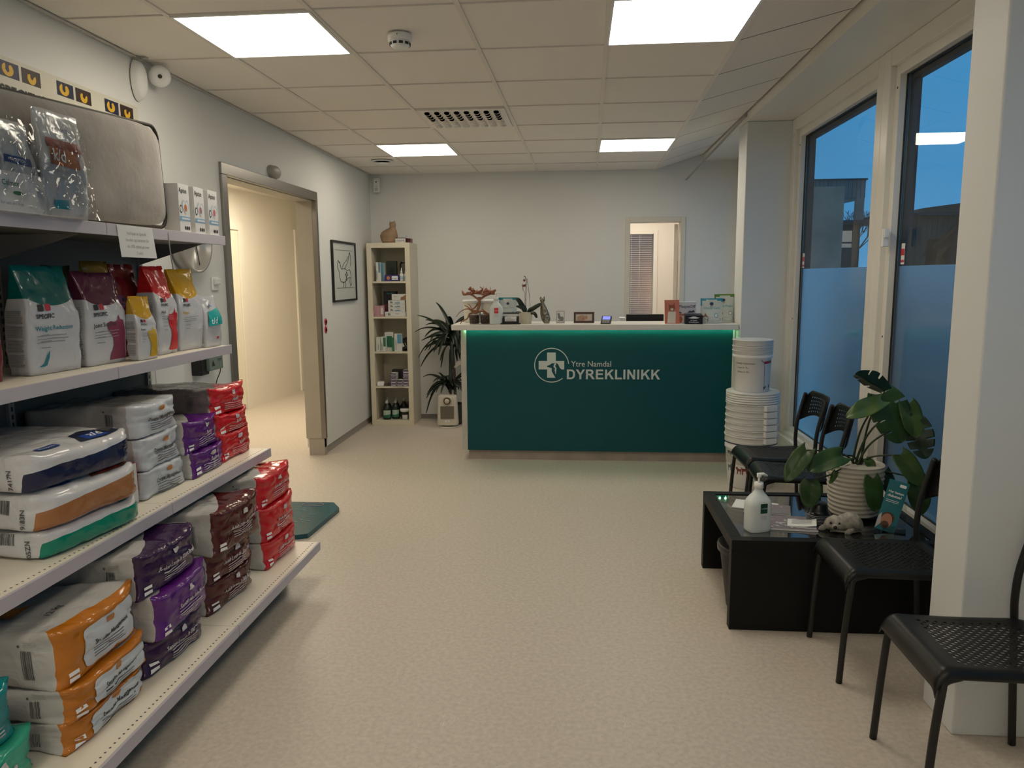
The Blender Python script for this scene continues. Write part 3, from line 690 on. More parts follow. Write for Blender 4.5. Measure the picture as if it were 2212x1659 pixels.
# metal cat statuette
t = thing('metal_cat_statuette', 'slim dark metal sitting cat statuette with filigree on the counter', 'cat figurine', (-.265, 6.12, ZT), 0)
metal_cat = mat('pewter', (.20,.18,.14), .35, .9, bump=(30,.6,.006), var=(40,.5))
m = MB()
def cbody(u, v):
    cxs = [(0,.022,.018),(.15,.038,.022),(.35,.037,.022),(.55,.028,.018),(.7,.018,.013),(.78,.013,.011)]
    for (a, wa, da), (b_, wb, db) in zip(cxs, cxs[1:]):
        if v*.78 <= b_+1e-9: k = (v*.78-a)/(b_-a); w_ = lerp(wa, wb, k); d_ = lerp(da, db, k); break
    off = .018-.034*v; an = 2*PI*u; return (off+w_*math.cos(an), d_*math.sin(an), v*.78*.215)
m.grid(cbody, 20, 16)
m.lathe([(0,-.024),(.014,-.018),(.021,0),(.019,.012),(.0,.020)], (-.016,0,.185), 20)
m.lathe([(.010,0),(.0,.022)], (-.030,0,.196), 8); m.lathe([(.010,0),(.0,.024)], (-.002,0,.197), 8)
m.lathe([(0,-.01),(.008,-.004),(.006,.006),(0,.008)], (-.016,-.019,.178), 10)
m.build('body', metal_cat, t)
m = MB(); m.tube(smooth([(.030,-.015,.02),(.012,-.026,.035),(.018,-.026,.06),(.034,-.024,.052),(.03,-.024,.034),(.022,-.026,.042)]), .0028, 6); m.tube(smooth([(.0,-.024,.07),(.02,-.024,.09),(.012,-.022,.115)]), .0024, 6); m.build('filigree', mat('silver_filigree', (.55,.53,.48), .25, 1), t)
# photo frames
def photo_frame(x, y, w, h, b, fm, lab, deco, mats_, tilt=R(-8)):
    t = thing('photo_frame', lab, 'picture frame', (x, y, ZT)); t.rotation_euler = (tilt, 0, 0)
    f = MB(); f.box(-w/2,-.008,0,-w/2+b,.008,h); f.box(w/2-b,-.008,0,w/2,.008,h); f.box(-w/2+b,-.008,h-b,w/2-b,.008,h); f.box(-w/2+b,-.008,0,w/2-b,.008,b); f.box(-w/2+b,.002,b,w/2-b,.008,h-b)
    f.build('frame', fm, t, bevel=.0015)
    p = MB(); p.poly([(-w/2+b,b),(w/2-b,b),(w/2-b,h-b),(-w/2+b,h-b)], lambda a, c: (a,.0008,c), 0)
    for k, (pts, mi) in enumerate(deco): p.poly(pts, lambda a, c, k=k: (a,-.0002-.0004*k,c), mi)
    p.build('picture', mats_, t); return t
photo_frame(-.135, 6.14, .068, .098, .005, mat('silver_frame', (.45,.44,.41), .3, .8), 'small silver photo frame with a black and white picture on the counter',
    [(ell(-.015,.07,.010,.010),1),(ell(-.008,.045,.012,.022,rot=.4),1),(ell(.012,.035,.012,.018),1),([(-.022,.014),(.022,.014),(.018,.024),(-.018,.022)],1)], [paper, grey_ink])
photo_frame(.055, 6.14, .165, .088, .016, mat('walnut_frame', (.07,.028,.018), .4), 'brown wooden photo frame with a picture of a tan puppy',
    [(ell(-.015,.040,.030,.022),1),(ell(-.042,.036,.014,.018),1),(ell(.018,.045,.012,.015),1),(ell(-.006,.036,.010,.008),2)], [mat('photo_paper', (.62,.55,.47), .5), mat('puppy_tan', (.45,.28,.18), .7), mat('puppy_muzzle', (.33,.18,.12), .7)])
# payment terminal
t = thing('payment_terminal', 'black card payment terminal with lit blue screen on the counter', 'card terminal', (.232, 6.07, ZT), R(-8)); t.rotation_euler[0] = R(24)
MB().box(-.040,-.07,.012,.040,.07,.034).build('body', black_plastic, t, bevel=.006)
MB().box(-.030,.0,.0345,.030,.055,.0352).build('screen', mat('terminal_screen', (.1,.12,.5), .3, emit=((.25,.28,.95), .9)), t)
m = MB()
for i in range(3):
    for j in range(4): m.box(-.026+i*.019, -.058+j*.013, .034, -.012+i*.019, -.049+j*.013, .0362)
m.build('keypad', mat('grey_keys', (.2,.2,.2), .5), t)
# monitor seen behind the counter
t = thing('computer_monitor', 'top edge of a black computer screen behind the counter', 'monitor', (.585, 6.62, .77))
m = MB(); m.box(-.16,-.015,.06,.16,.015,.405); m.build('screen_housing', mat('monitor_black', (.01,.01,.01), .6), t, bevel=.004)
m = MB(); m.box(-.03,.0,0,.03,.02,.12); m.box(-.10,-.06,0,.10,.08,.01); m.build('stand', black_plastic, t, bevel=.003)
t = thing('desk_paper_tray', 'white paper tray beside the monitor behind the counter', 'tray', (.39, 6.6, .77)); MB().box(-.025,-.1,0,.025,.1,.38).build('tray', paper, t)
# coral leaflet
t = thing('coral_leaflet', 'coral pink card with a cat picture leaning on the counter', 'leaflet', (.745, 6.02, ZT), R(2)); t.rotation_euler[0] = R(-12)
MB().box(-.058,-.001,0,.058,.001,.188).build('card', mat('coral_card', (.62,.20,.13), .5), t)
m = MB(); F = lambda a, b: (a, -.0016, b)
m.poly([(-.038,.004),(.026,.004),(.030,.095),(-.030,.095)], F, 0); m.poly([(-.022,.11),(-.028,.16),(-.014,.146),(.008,.148),(.02,.165),(.024,.12),(.012,.098),(-.01,.098)], lambda a,b:(a,-.0019,b), 1)
m.poly(ell(0,.112,.012,.010), lambda a,b:(a,-.0022,b), 0)
m.build('printing', [mat('cream_print', (.75,.66,.56), .6), mat('ginger_cat', (.30,.10,.05), .7)], t)
# PlaqueOff display and black box
t = thing('plaqueoff_box', 'white PlaqueOff box standing behind the small black box', 'box', (.865, 6.10, ZT))
MB().box(-.07,-.035,0,.07,.035,.168).build('carton', mat('plaque_carton', (.66,.66,.70), .4), t, bevel=.001)
m = MB(); F = lambda a, b: (a, -.0358, b); m.text('PlaqueOff', .031, lambda a, b: F(a, .122+b), 0, .015, .128, 'c')
m.poly([(-.07,.060),(.07,.060),(.07,.074),(-.07,.074)], F, 1); m.poly([(.0,.082),(.02,.10),(.035,.096),(.05,.105),(.062,.09),(.05,.084)], F, 0); m.poly([(-.07,.078),(-.065,.096),(-.045,.085),(-.04,.078)], F, 0); m.poly(ell(-.05,.03,.016,.026), F, 1); m.build('printing', [mat('plaque_ink', (.06,.06,.12), .5), mat('plaque_orange', (.45,.15,.08), .5)], t)
t = thing('black_dental_box', 'small black box with white lettering in front of the PlaqueOff box', 'box', (.905, 6.0, ZT))
MB().box(-.067,-.03,0,.067,.03,.064).build('carton', mat('black_carton', (.008,.009,.018), .35), t, bevel=.001)
MB().add([(-.067,-.03,.0645),(.067,-.03,.0645),(.067,.045,.0775),(-.067,.045,.0775)], [(0,1,2,3)]).build('lid_flap', mat('black_carton', '#000'), t, solid=.0015)
m = MB(); F = lambda a, b: (a, -.0308, b); m.text('for happy', .013, lambda a, b: F(a, .024+b), 0, .01, None, 'c'); m.text('& healthy pets', .013, lambda a, b: F(a, .010+b), 0, .01, None, 'c')
m.poly([(-.045,.047),(-.02,.053),(-.012,.058),(.012,.058),(.02,.053),(.045,.047),(.02,.042),(-.02,.042)], F, 0); m.build('printing', white_ink, t)
t = thing('clear_display_stand', 'clear acrylic stand at the right counter end behind the pouches', 'display stand', (1.25, 6.22, ZT)); m = MB(); m.box(-.004,-.04,0,0,.04,.10); m.box(-.06,.036,0,0,.04,.10); m.build('acrylic', CLEAR, t)

# ------------------------------------------------------------------ tall narrow shelf unit in the corner
SX0, SY0, SW, SD, SH = -2.105, 7.485, .44, .37, 1.85
t = thing('cube_bookcase', 'tall narrow cream bookcase with five open compartments in the left corner', 'bookcase', (SX0, SY0, 0))
lam = mat('cream_laminate', (.70,.64,.50), .4); lam_in = mat('cream_laminate_inner', (.66,.61,.49), .45)
MB().box(0,0,SH-.05,SW,SD,SH).build('top_board', lam, t, bevel=.002); MB().box(0,0,0,SW,SD,.05).build('bottom_board', lam, t, bevel=.002)
MB().box(0,.0005,.05,.05,SD,SH-.05).build('side_board', lam, t, bevel=.002); MB().box(SW-.05,.0005,.05,SW,SD,SH-.05).build('side_board', lam, t, bevel=.002)
MB().box(.05,SD-.01,.05,SW-.05,SD-.004,SH-.05).build('back_panel', lam_in, t)
SZ = [.05, .405, .76, 1.115, 1.47]
for z in SZ[1:]: MB().box(.05,.003,z-.018,SW-.05,SD-.01,z).build('shelf', lam, t)
def carton(x, y, z, w, d, h, face, side, lab, words=(), deco=(), rz=0, mats_=None, name='carton', cat='box', rx=0, group=None):
    """a printed cardboard box, front towards -Y; x,y = centre of the base"""
    t = thing(name, lab, cat, (x, y, z), rz, group)
    if rx: t.rotation_euler[0] = rx
    m = MB(); m.box(-w/2,-d/2,0,w/2,d/2,h); m.m[0] = m.m[1] = 1; m.m[3] = m.m[5] = 1
    m.build('carton_body', [face, side], t, bevel=.0008, seg=1)
    if words or deco:
        q = MB()
        for k, (pts, mi) in enumerate(deco): q.poly([(a*w, b*h) for a, b in pts], lambda a, b, k=k: (a, -d/2-.0009-.0003*k, b), mi)
        for (s_, sz, a, b, mi, vert) in words:
            if vert: q.text(s_, sz, lambda X, Y: (a*w-Y, -d/2-.002, b*h+X), mi, .01)
            else: q.text(s_, sz, lambda X, Y: (a*w+X, -d/2-.002, b*h+Y), mi, .01, None, 'c')
        q.build('printing', mats_ or [grey_ink, white_ink], t)
    return t
cw = mat('carton_white', (.66,.66,.62), .45); cgreen = mat('carton_green', (.03,.16,.09), .45); cblue = mat('carton_blue', (.10,.30,.45), .45); cpink = mat('carton_pink', (.50,.27,.30), .45)
cpurple = mat('carton_purple', (.05,.015,.09), .4); cdark = mat('carton_dark', (.012,.013,.014), .4); cmaroon = mat('carton_maroon', (.10,.02,.03), .4); cviolet = mat('carton_violet', (.05,.03,.16), .4); cdgreen = mat('carton_darkgreen', (.02,.028,.015), .5)
def sq(a0, b0, a1, b1): return [(a0,b0),(a1,b0),(a1,b1),(a0,b1)]
X = lambda f: SX0+.05+f*(SW-.10)    # fraction across a compartment
yb = SY0
# compartment 5 (top)
z = SZ[4]+.001
carton(X(.17), yb+.06, z, .048, .05, .188, cw, cw, 'white and blue upright box at the left of the top compartment', [('Dentisept', .022, -.22, .10, 0, 1)], [(sq(.0,.45,.45,.98), 2), (sq(.05,.6,.3,.8), 0)], mats_=[grey_ink, white_ink, cblue])
carton(X(.30), yb+.08, z, .022, .05, .182, cblue, cw, 'slim pale blue box beside the white and blue box, top compartment')
carton(X(.52), yb+.12, z, .105, .05, .200, cdgreen, cdgreen, 'dark green box standing at the back of the top compartment', (), [(sq(-.15,.25,.25,.7), 0)], mats_=[cdark])
carton(X(.58), yb+.045, z, .145, .05, .062, cviolet, cviolet, 'low violet box lying in front, top compartment', [('Omega', .02, .15, .35, 0, 0)], [(sq(0,.2,.42,.8), 1), (ell(-.25,.5,.12,.3), 2)], mats_=[grey_ink, white_ink, mat('carton_orange', (.5,.2,.08), .5)])
def dropper(x, y, z, lab):
    t = thing('dropper_bottle', lab, 'bottle', (x, y, z)); MB().lathe([(0,0),(.019,0),(.020,.01),(.020,.065),(.010,.078),(.010,.082),(0,.082)], n=20).build('bottle', mat('milky_white', (.66,.66,.62), .35), t)
    MB().lathe([(0,.082),(.011,.082),(.011,.094),(.005,.108),(.004,.13),(0,.132)], n=16).build('nozzle', white_plastic, t)
    MB().lathe([(.0203,.015),(.0205,.016),(.0205,.05),(.0203,.051)], n=20).build('label', mat('pale_blue_label', (.35,.45,.52), .5), t)
dropper(X(.86), yb+.04, z, 'small white dropper bottle, left of the two in the top compartment'); dropper(X(.985), yb+.05, z, 'small white dropper bottle tight against the right side, top compartment')
t = thing('clear_jar', 'clear jar standing behind the dropper bottles, top compartment', 'jar', (X(.90), yb+.14, z)); MB().lathe([(.045,0),(.052,.01),(.052,.17),(.042,.185)], n=28).build('jar_wall', CLEAR, t); MB().lathe([(.0,.2),(.044,.2),(.044,.185),(0,.185)], n=28).build('lid', CLEAR, t)
# compartment 4
z = SZ[3]+.001
carton(X(.10), yb+.05, z, .060, .06, .108, cpink, cpink, 'pale pink box at the far left of the second compartment from the top', [('Otoclean', .016, -.1, .1, 0, 1)])
carton(X(.25), yb+.05, z, .040, .05, .110, cpink, cpink, 'narrower pale pink box beside the first pink one', (), [(sq(-.3,.2,.3,.8), 0)], mats_=[cw])
carton(X(.38), yb+.12, z, .08, .06, .12, cmaroon, cmaroon, 'maroon box behind the white packs, second compartment')
carton(X(.42), yb+.17, z+.121, .13, .08, .13, cdark, cdark, 'black box resting on the maroon box, second compartment', [('Zoovital', .02, 0, .80, 0, 0)], mats_=[mat('teal_print', '#000')])
carton(X(.66), yb+.05, z, .215, .08, .048, cw, cw, 'long white pack lying at the bottom of the stack, second compartment', [('Aptus', .016, .1, .5, 0, 0)], [(ell(-.32,.5,.035,.3), 0), (ell(-.26,.45,.03,.28), 0)])
for k in range(3):
    carton(X(.70), yb+.06, z+.049+k*.038, .172, .08, .036, cw, cw, ['white supplement pack directly on the long white pack', 'white supplement pack in the middle of its stack of three', 'white supplement pack topmost of the stack of three'][k], [('Aptus', .012, .1, .65, 0, 0)], [(ell(-.34,.5,.05,.3), 0), (ell(-.27,.45,.04,.25), 0), (sq(-.1,.2,.2,.45), 2)], mats_=[grey_ink, white_ink, cblue])
carton(X(.76), yb+.07, z+.049+3*.038, .145, .06, .062, cw, cw, 'white pack with a brown animal print on top of the white stack', [('Aptus', .014, -.25, .55, 0, 0)], [([(.1,.05),(.5,.05),(.5,.9),(.3,.6),(.15,.5)], 1)], mats_=[grey_ink, mat('dog_brown', '#000')])
# compartment 3
z = SZ[2]+.001
carton(X(.10), yb+.05, z, .045, .05, .145, cw, cw, 'white box leftmost in the middle compartment', [('Otoact', .020, .15, .12, 0, 1)])
carton(X(.27), yb+.03, z, .052, .05, .150, cw, cw, 'white and green ear cleaner box in front, middle compartment', [('Otodine', .022, -.15, .1, 2, 1)], [(sq(.0,.35,.5,.95), 2)], mats_=[grey_ink, white_ink, cgreen])
carton(X(.40), yb+.10, z, .090, .05, .192, cw, cw, 'taller white and green box standing at the back, middle compartment', [('Clorexyderm', .012, 0, .88, 0, 0)], [(sq(-.3,.2,.35,.8), 2)], mats_=[grey_ink, white_ink, cgreen])
carton(X(.56), yb+.05, z, .026, .05, .14, cgreen, cw, 'slim green edged box, middle compartment')
carton(X(.71), yb+.05, z, .078, .05, .180, cw, cw, 'white and blue box at the right of the middle compartment', [('Clorexyderm', .020, -.22, .08, 0, 1)], [(sq(-.1,.45,.45,.96), 2)], mats_=[grey_ink, white_ink, cblue])
for k in range(4):
    t = thing('product_sachet', ['dark sachet leaning furthest left at the right side, middle compartment','dark sachet leaning second from the left, middle compartment','dark sachet leaning third from the left, middle compartment','dark sachet leaning against the right side board, middle compartment'][k], 'sachet', (X(.80)+k*.012, yb+.04+k*.022, z+.002)); t.rotation_euler = (R(-14), R(-28+k*5), 0)
    m = MB(); m.box(0,-.002,0,.065,.002,.12-k*.005+.02*(k>1)); m.build('foil', cdark, t, bevel=.001); m = MB(); m.poly([(.012,.03),(.05,.03),(.05,.07),(.012,.07)], lambda a,b:(a,-.0027,b)); m.poly([(.012,.09),(.045,.09),(.045,.095),(.012,.095)], lambda a,b:(a,-.0027,b)); m.build('printing', cw, t)
# compartment 2
z = SZ[1]+.001
t = thing('tissue_pack', 'small white pack lying at the left of the second compartment from the bottom', 'packet', (X(.12), yb+.05, z), R(12)); MB().box(-.035,-.05,0,.035,.05,.04).build('pack', paper, t, bevel=.008)
for k in range(3):
    t = thing('grey_sachet', ['grey sachet lying flat, lowest of three','grey sachet lying flat, middle of three','grey sachet lying flat, topmost of three'][k], 'sachet', (X(.32)+k*.008, yb+.07, z+.004+k*.009), R(8-k*9)); t.rotation_euler[1] = R(-6); MB().box(-.04,-.06,0,.04,.06,.004).build('foil', mat('grey_foil', (.16,.15,.14), .3, .4), t, bevel=.001)
pi_ = 0
for (fx, n, dy) in ((.55, 4, .05), (.76, 2, .03), (.93, 5, .05)):
    for k in range(n):
        carton(X(fx), yb+dy, z+k*.0335+(0 if fx != .76 else 0), .058, .10, .0325, cpurple, cw, ('dark purple medicine box, %s in the %s stack of the fourth compartment' % (['lowest','second','third','fourth','topmost'][k] if k < n-1 or n != 4 else 'topmost', {.55:'left', .76:'short middle', .93:'right'}[fx])), [('MICRODUR', .0105, 0, .55, 1, 0)], [(sq(-.42,.12,.42,.3), 1)], group='purple medicine boxes')
carton(X(.60), yb+.16, z, .12, .08, .155, cdark, cdark, 'dark box lying behind the purple medicine boxes')
# compartment 1
z = SZ[0]+.001
def brown_bottle(x, y, lab):
    t = thing('green_label_bottle', lab, 'bottle', (x, y, z)); MB().lathe([(0,0),(.037,0),(.040,.006),(.040,.115),(.030,.140),(.016,.152),(.015,.165),(0,.165)], n=28).build('bottle', mat('dark_bottle', (.012,.02,.016), .2), t)
    MB().lathe([(0,.165),(.017,.165),(.017,.186),(.007,.190),(.006,.205),(0,.206)], n=20).build('cap', mat('cap_grey', (.45,.45,.42), .5), t)
    m = MB(); m.grid(lambda u, v: (.0405*math.cos(R(200+140*u)), .0405*math.sin(R(200+140*u)), .022+.075*v), 14, 4); m.build('label', mat('bottle_label', (.42,.55,.45), .5), t)
    m = MB(); m.grid(lambda u, v: (.041*math.cos(R(200+140*u)), .041*math.sin(R(200+140*u)), .022+.02*v+.014*v*u), 14, 2); m.build('label_band', cgreen, t)
brown_bottle(X(.28), yb+.065, 'dark bottle with green label, front left in the bottom compartment'); brown_bottle(X(.52), yb+.10, 'dark bottle with green label, front right beside the white tub')
brown_bottle(X(.20), yb+.20, 'dark bottle at the back left of the bottom compartment'); brown_bottle(X(.46), yb+.21, 'dark bottle at the back middle of the bottom compartment'); brown_bottle(X(.70), yb+.22, 'dark bottle at the back right, behind the white tub')
t = thing('powder_tub', 'white tub with black label in the bottom compartment', 'tub', (X(.84), yb+.055, z)); MB().lathe([(0,0),(.040,0),(.046,.10),(0,.10)], n=32).build('tub', white_plastic, t); MB().lathe([(.049,.092),(.052,.092),(.052,.108),(.050,.112),(0,.112)], n=32).build('lid', white_plastic, t)
m = MB(); m.grid(lambda u, v: ((.0415+.0055*v)*math.cos(R(205+130*u)), (.0415+.0055*v)*math.sin(R(205+130*u)), .01+.075*v), 14, 4); m.build('label', cdark, t)
m = MB(); m.grid(lambda u, v: ((.0422+.0055*v)*math.cos(R(245+70*u)), (.0422+.0055*v)*math.sin(R(245+70*u)), .012+.045*v), 10, 3); m.build('label_patch', cw, t)
carton(X(.90), yb+.25, z, .06, .05, .16, cmaroon, cmaroon, 'small brown box at the back right of the bottom compartment')
# on top: wooden cat and box
t = thing('wooden_cat_figure', 'carved light wood cat figure on top of the bookcase', 'cat figurine', (-1.895, 7.62, SH))
def wcat(u, v):
    prof = [(0,.072,0),(.15,.085,-.004),(.35,.090,-.008),(.52,.078,-.002),(.62,.058,.012),(.70,.036,.028),(.76,.029,.034),(.80,.033,.034),(.88,.034,.034),(.94,.026,.034),(1,.006,.034)]
    for (a, ra, oa), (b_, rb, ob) in zip(prof, prof[1:]):
        if v <= b_: k = (v-a)/(b_-a); r = lerp(ra, rb, k); o = lerp(oa, ob, k); break
    an = 2*PI*u; return (o+r*math.cos(an), .72*r*math.sin(an), v*.215)
m = MB(); m.grid(wcat, 28, 30); m.lathe([(.014,-.01),(.010,.008),(0,.030)], (.010,0,.195), 10); m.lathe([(.015,-.012),(.011,.010),(0,.034)], (.052,0,.198), 10)
m.tube(smooth([(-.075,.0,.04),(-.06,-.045,.022),(0,-.062,.018),(.04,-.055,.02)]), .009, 8)
m.build('body', mat('carved_wood', (.33,.215,.125), .55, var=(9,.25), bump=(40,.15,.003)), t)
carton(-1.765, 7.60, SH, .105, .14, .05, cw, cmaroon, 'small white PlaqueOff box on top of the bookcase beside the wooden cat', [('PlaqueOff', .018, 0, .30, 0, 0)], [(sq(-.5,.88,.5,1), 2)], mats_=[grey_ink, white_ink, cdark])
carton(-1.69, 7.63, SH, .03, .10, .045, cmaroon, cmaroon, 'narrow dark box at the right end on top of the bookcase')

# ------------------------------------------------------------------ fan heater
t = thing('fan_heater', 'beige upright fan heater with round dial on the floor by the counter', 'heater', (-1.30, 7.42, 0), R(3))
beige = mat('heater_beige', (.60,.56,.47), .4)
def hshell(u, v):
    a = 2*PI*u; ex = 5; c, s = math.cos(a), math.sin(a); k = (abs(c)**ex+abs(s)**ex)**(-1/ex)
    w_ = lerp(.107, .094, v); d_ = lerp(.065, .045, v); q = 1 if v < .93 else math.sqrt(max(0, 1-((v-.93)/.07)**2))*.12+.88
    if v < .04: q = .95+v*1.25
    return (c*k*w_*q, s*k*d_*q, .028+.30*v)
m = MB(); m.grid(hshell, 40, 26); m.add([hshell(i/40, 1) for i in range(40)], [tuple(range(40))]); m.add([hshell(i/40, 0) for i in range(40)], [tuple(reversed(range(40)))])
m.build('housing', beige, t)
MB().lathe([(0,0),(.105,0),(.108,.006),(.10,.012),(.0,.016)], n=40, M=Matrix.Scale(.8, 4, (0,1,0))).build('base', beige, t)
MB().cyl((0,0,.012),(0,0,.032),.06,20).build('swivel', mat('heater_dark', (.06,.05,.045), .5), t)
m = MB(); Mx = Matrix.Translation((0,-.053,.275)) @ Matrix.Rotation(R(93), 4, 'X')
m.lathe([(.046,-.004),(.047,.004),(.040,.006),(.038,.0)], n=36, M=Mx); m.build('dial_ring', beige, t)
m = MB(); m.lathe([(.036,0),(.036,.006),(.026,.009),(.026,.0)], n=36, M=Mx); m.build('dial_bezel', mat('brass_ring', (.14,.09,.05), .35, .6), t)
m = MB(); m.lathe([(.025,0),(.025,.014),(.02,.020),(0,.022)], n=30, M=Mx); m.build('dial', mat('dial_cream', (.60,.52,.42), .35), t)
m = MB(); hy = -.0645; m.box(-.068,hy,.095,.068,hy+.012,.222); m.build('grille_recess', mat('heater_grille_dark', (.16,.14,.11), .6), t)
m = MB()
for k in range(22): m.box(-.068, hy-.002, .097+k*.0057, .068, hy, .0985+k*.0057)
m.build('grille', mat('heater_grille', (.30,.27,.21), .5), t)
m = MB(); m.poly(rrect(.05,.018,.004,cy_=.072), lambda a, b: (a, -.0665, b), 0); m.text('adax', .011, lambda a, b: (a, -.0672, .068+b), 1, .01, None, 'c'); m.build('badge', [paper, grey_ink], t)

# ------------------------------------------------------------------ dracaena behind the heater
t = thing('dracaena_plant', 'tall dark green dracaena with two tiers of arching leaves between bookcase and counter', 'potted plant', (-1.27, 7.60, 0))
drac = mat('dracaena_leaf', (.010,.020,.009), .35, var=(14,.4)); random.seed(11)
m = MB()
def arch(m, org, az, L, up0, droop, w, k=7):
    p = []; ca, sa = math.cos(az), math.sin(az)
    for i in range(6):
        q = i/5; r = L*(q*.9-.12*q*q*droop); zz = L*(up0*q-droop*q*q*.95); p.append((org[0]+ca*r*1.08, org[1]+sa*r*.62, org[2]+zz))
    # keep inside the gap between wall and viewer
    p = [(a if a < .27 else .27+(a-.27)*.2, b if b < .2 else .2+(b-.2)*.1, c) for a, b, c in p]
    strap(m, p, w, k, up=(0, -.6, 1), fold=.3, taper=.8)
top = (.0, 0, .98)
for k in range(58):
    az = 2*PI*k*.381966+.3; L = random.uniform(.26, .40); arch(m, (random.uniform(-.015,.015)+.0, 0, .80+.17*random.random()), az, L, random.uniform(.25, 1.15)*(1 if k % 3 else .35), random.uniform(.35, 1.05), random.uniform(.020,.030))
arch(m, (0,0,.90), PI-.1, .46, .72, .66, .017); arch(m, (0,0,.86), PI+.25, .43, .55, 1.0, .015); arch(m, (0,0,.95), 2.2, .36, 1.35, .55, .02); arch(m, (0,0,.95), .4, .36, 1.3, .6, .018)
arch(m, (0,0,.95), -1.2, .30, 1.0, 1.3, .026); arch(m, (0,0,.85), -1.5, .30, .6, 1.6, .028)
m.build('upper_leaves', drac, t, solid=.0012)
m = MB()
for k in range(34):
    az = 2*PI*k*.381966+.8; L = random.uniform(.20, .33); arch(m, (random.uniform(-.03,.02)-.03, 0, .34+.08*random.random()), az, L, random.uniform(.4, 1.4), random.uniform(.5, 1.2), random.uniform(.013,.020))
arch(m, (-.04,0,.40), PI+.1, .32, .5, 1.5, .019); arch(m, (-.02,0,.42), 1.7, .26, 1.6, .3, .02)
m.build('lower_leaves', drac, t, solid=.0012)
m = MB(); m.tube(smooth([(.02,0,.15),(.015,0,.5),(.0,0,.80),(0,0,.97)]), [.014]*13, 8); m.tube(smooth([(-.03,0,.15),(-.03,0,.42)]), .012, 8); m.build('trunk', mat('dracaena_trunk', (.07,.045,.03), .8, bump=(60,.5,.004)), t)
MB().lathe([(0,0),(.085,0),(.11,.20),(.113,.21),(.105,.21),(.10,.185),(0,.185)], n=36).build('pot', mat('dark_pot', (.03,.03,.03), .5), t)
m = MB(); m.add([(.02,-.06,.60),(.06,-.07,.66),(.13,-.07,.665),(.14,-.07,.645),(.09,-.065,.63),(.035,-.06,.585)], [(0,1,2,3,4,5)]); m.build('plastic_tag', mat('translucent_tag', (.55,.52,.46), .4), t, solid=.001)

# ------------------------------------------------------------------ wall things on the left
# framed drawing
t = thing('framed_drawing', 'black framed line drawing of a cow on the left wall near the bookcase', 'picture', (XL, 6.86, 1.565))
def fl(d): return lambda a, b: (d, a, b)    # plane facing +X, text runs towards +Y
m = MB(); w, h, b = .70, .545, .018
m.box(0,-w/2,-h/2,.022,-w/2+b,h/2); m.box(0,w/2-b,-h/2,.022,w/2,h/2); m.box(0,-w/2+b,h/2-b,.022,w/2-b,h/2); m.box(0,-w/2+b,-h/2,.022,w/2-b,-h/2+b); m.build('frame', mat('black_frame', (.01,.01,.01), .35), t, bevel=.002)
MB().box(.002,-w/2+b,-h/2+b,.010,w/2-b,h/2-b).build('drawing_paper', mat('drawing_paper', (.52,.54,.50), .55), t)
m = MB(); PT = lambda a, b_: (.0115, a, b_)
def line(m, pts, r=.0022, k=3): m.tube([PT(p.x, p.y) for p in smooth([(a, b_, 0) for a, b_ in pts], k)], r, 5)
line(m, [(-.18,.10),(-.205,.05),(-.185,.015),(-.16,.0),(-.15,-.05),(-.12,-.09)]); line(m, [(-.18,.10),(-.15,.075),(-.13,.09),(-.12,.05),(-.08,.02),(0,.03),(.08,.01),(.15,.02)])
line(m, [(-.12,-.09),(-.05,-.10),(.03,-.09),(.1,-.06),(.16,-.05)]); line(m, [(.15,.02),(.19,-.02),(.19,-.09),(.2,-.13)]); line(m, [(-.06,-.09),(-.05,-.12),(-.06,-.145)]); line(m, [(0,-.09),(.01,-.13),(0,-.148)]); line(m, [(.16,-.05),(.15,-.1),(.17,-.14)])
line(m, [(.17,.18),(.13,.12),(.09,.08),(.04,.05),(.0,.02)]); line(m, [(.17,.18),(.20,.12),(.19,.05)]); line(m, [(-.08,.02),(-.02,.07),(.06,.10),(.13,.14)]); line(m, [(.02,-.02),(.05,-.06),(.02,-.08)], .004); line(m, [(.05,.0),(.08,-.04)], .004)
line(m, [(-.24,-.148),(.26,-.15)], .0014); line(m, [(-.26,.19),(.26,.195)], .0012)
m.build('drawn_lines', ink, t)
# red round stickers / door buttons
for k, (y, z) in enumerate(((6.305, 1.135), (6.30, 1.068))):
    t = thing('round_red_button', ['upper round red opener sticker on the left wall beside the doorway','lower round red opener sticker on the left wall beside the doorway'][k], 'sticker', (XL, y, z))
    Mx = Matrix.Rotation(R(90), 4, 'Y'); MB().lathe([(0,.004),(.030,.004),(.032,0)], n=28, M=Mx).build('disc', mat('red_sticker', (.50,.02,.04), .4), t); m = MB(); m.lathe([(.012,.005),(.015,.005)], n=20, M=Mx); m.build('mark', mat('dark_mark', (.12,.02,.03), .5), t)
# ceiling-near siren
t = thing('alarm_siren', 'white twin-lobed alarm sounder high on the left wall above the shelves', 'alarm', (XL, 3.70, 2.47))
m = MB(); m.grid(lambda u, v: (.006+.045*math.sqrt(max(0, 1-v**2.5)), -.03+.052*v*math.cos(2*PI*u), .0+.10*v*math.sin(2*PI*u)), 28, 10); m.build('body', white_plastic, t)
Mx = Matrix.Translation((.06, .085, .045)) @ Vector((.55,-.80,-.22)).to_track_quat('Z','Y').to_matrix().to_4x4()
m = MB(); m.lathe([(0,-.02),(.05,-.02),(.053,.01),(.047,.02),(.022,.026),(.014,.020),(0,.018)], n=32, M=Mx); m.build('sounder', white_plastic, t)
m = MB(); m.lathe([(.0,.0205),(.009,.0215),(.011,.019)], n=16, M=Mx); m.build('lens', mat('dark_lens', (.03,.03,.03), .3), t)
m = MB(); m.box(0,-.05,.09,.03,-.015,.115); m.box(.03,-.035,.10,.06,-.005,.112); m.build('bracket', mat('siren_bracket', (.45,.43,.38), .4), t)
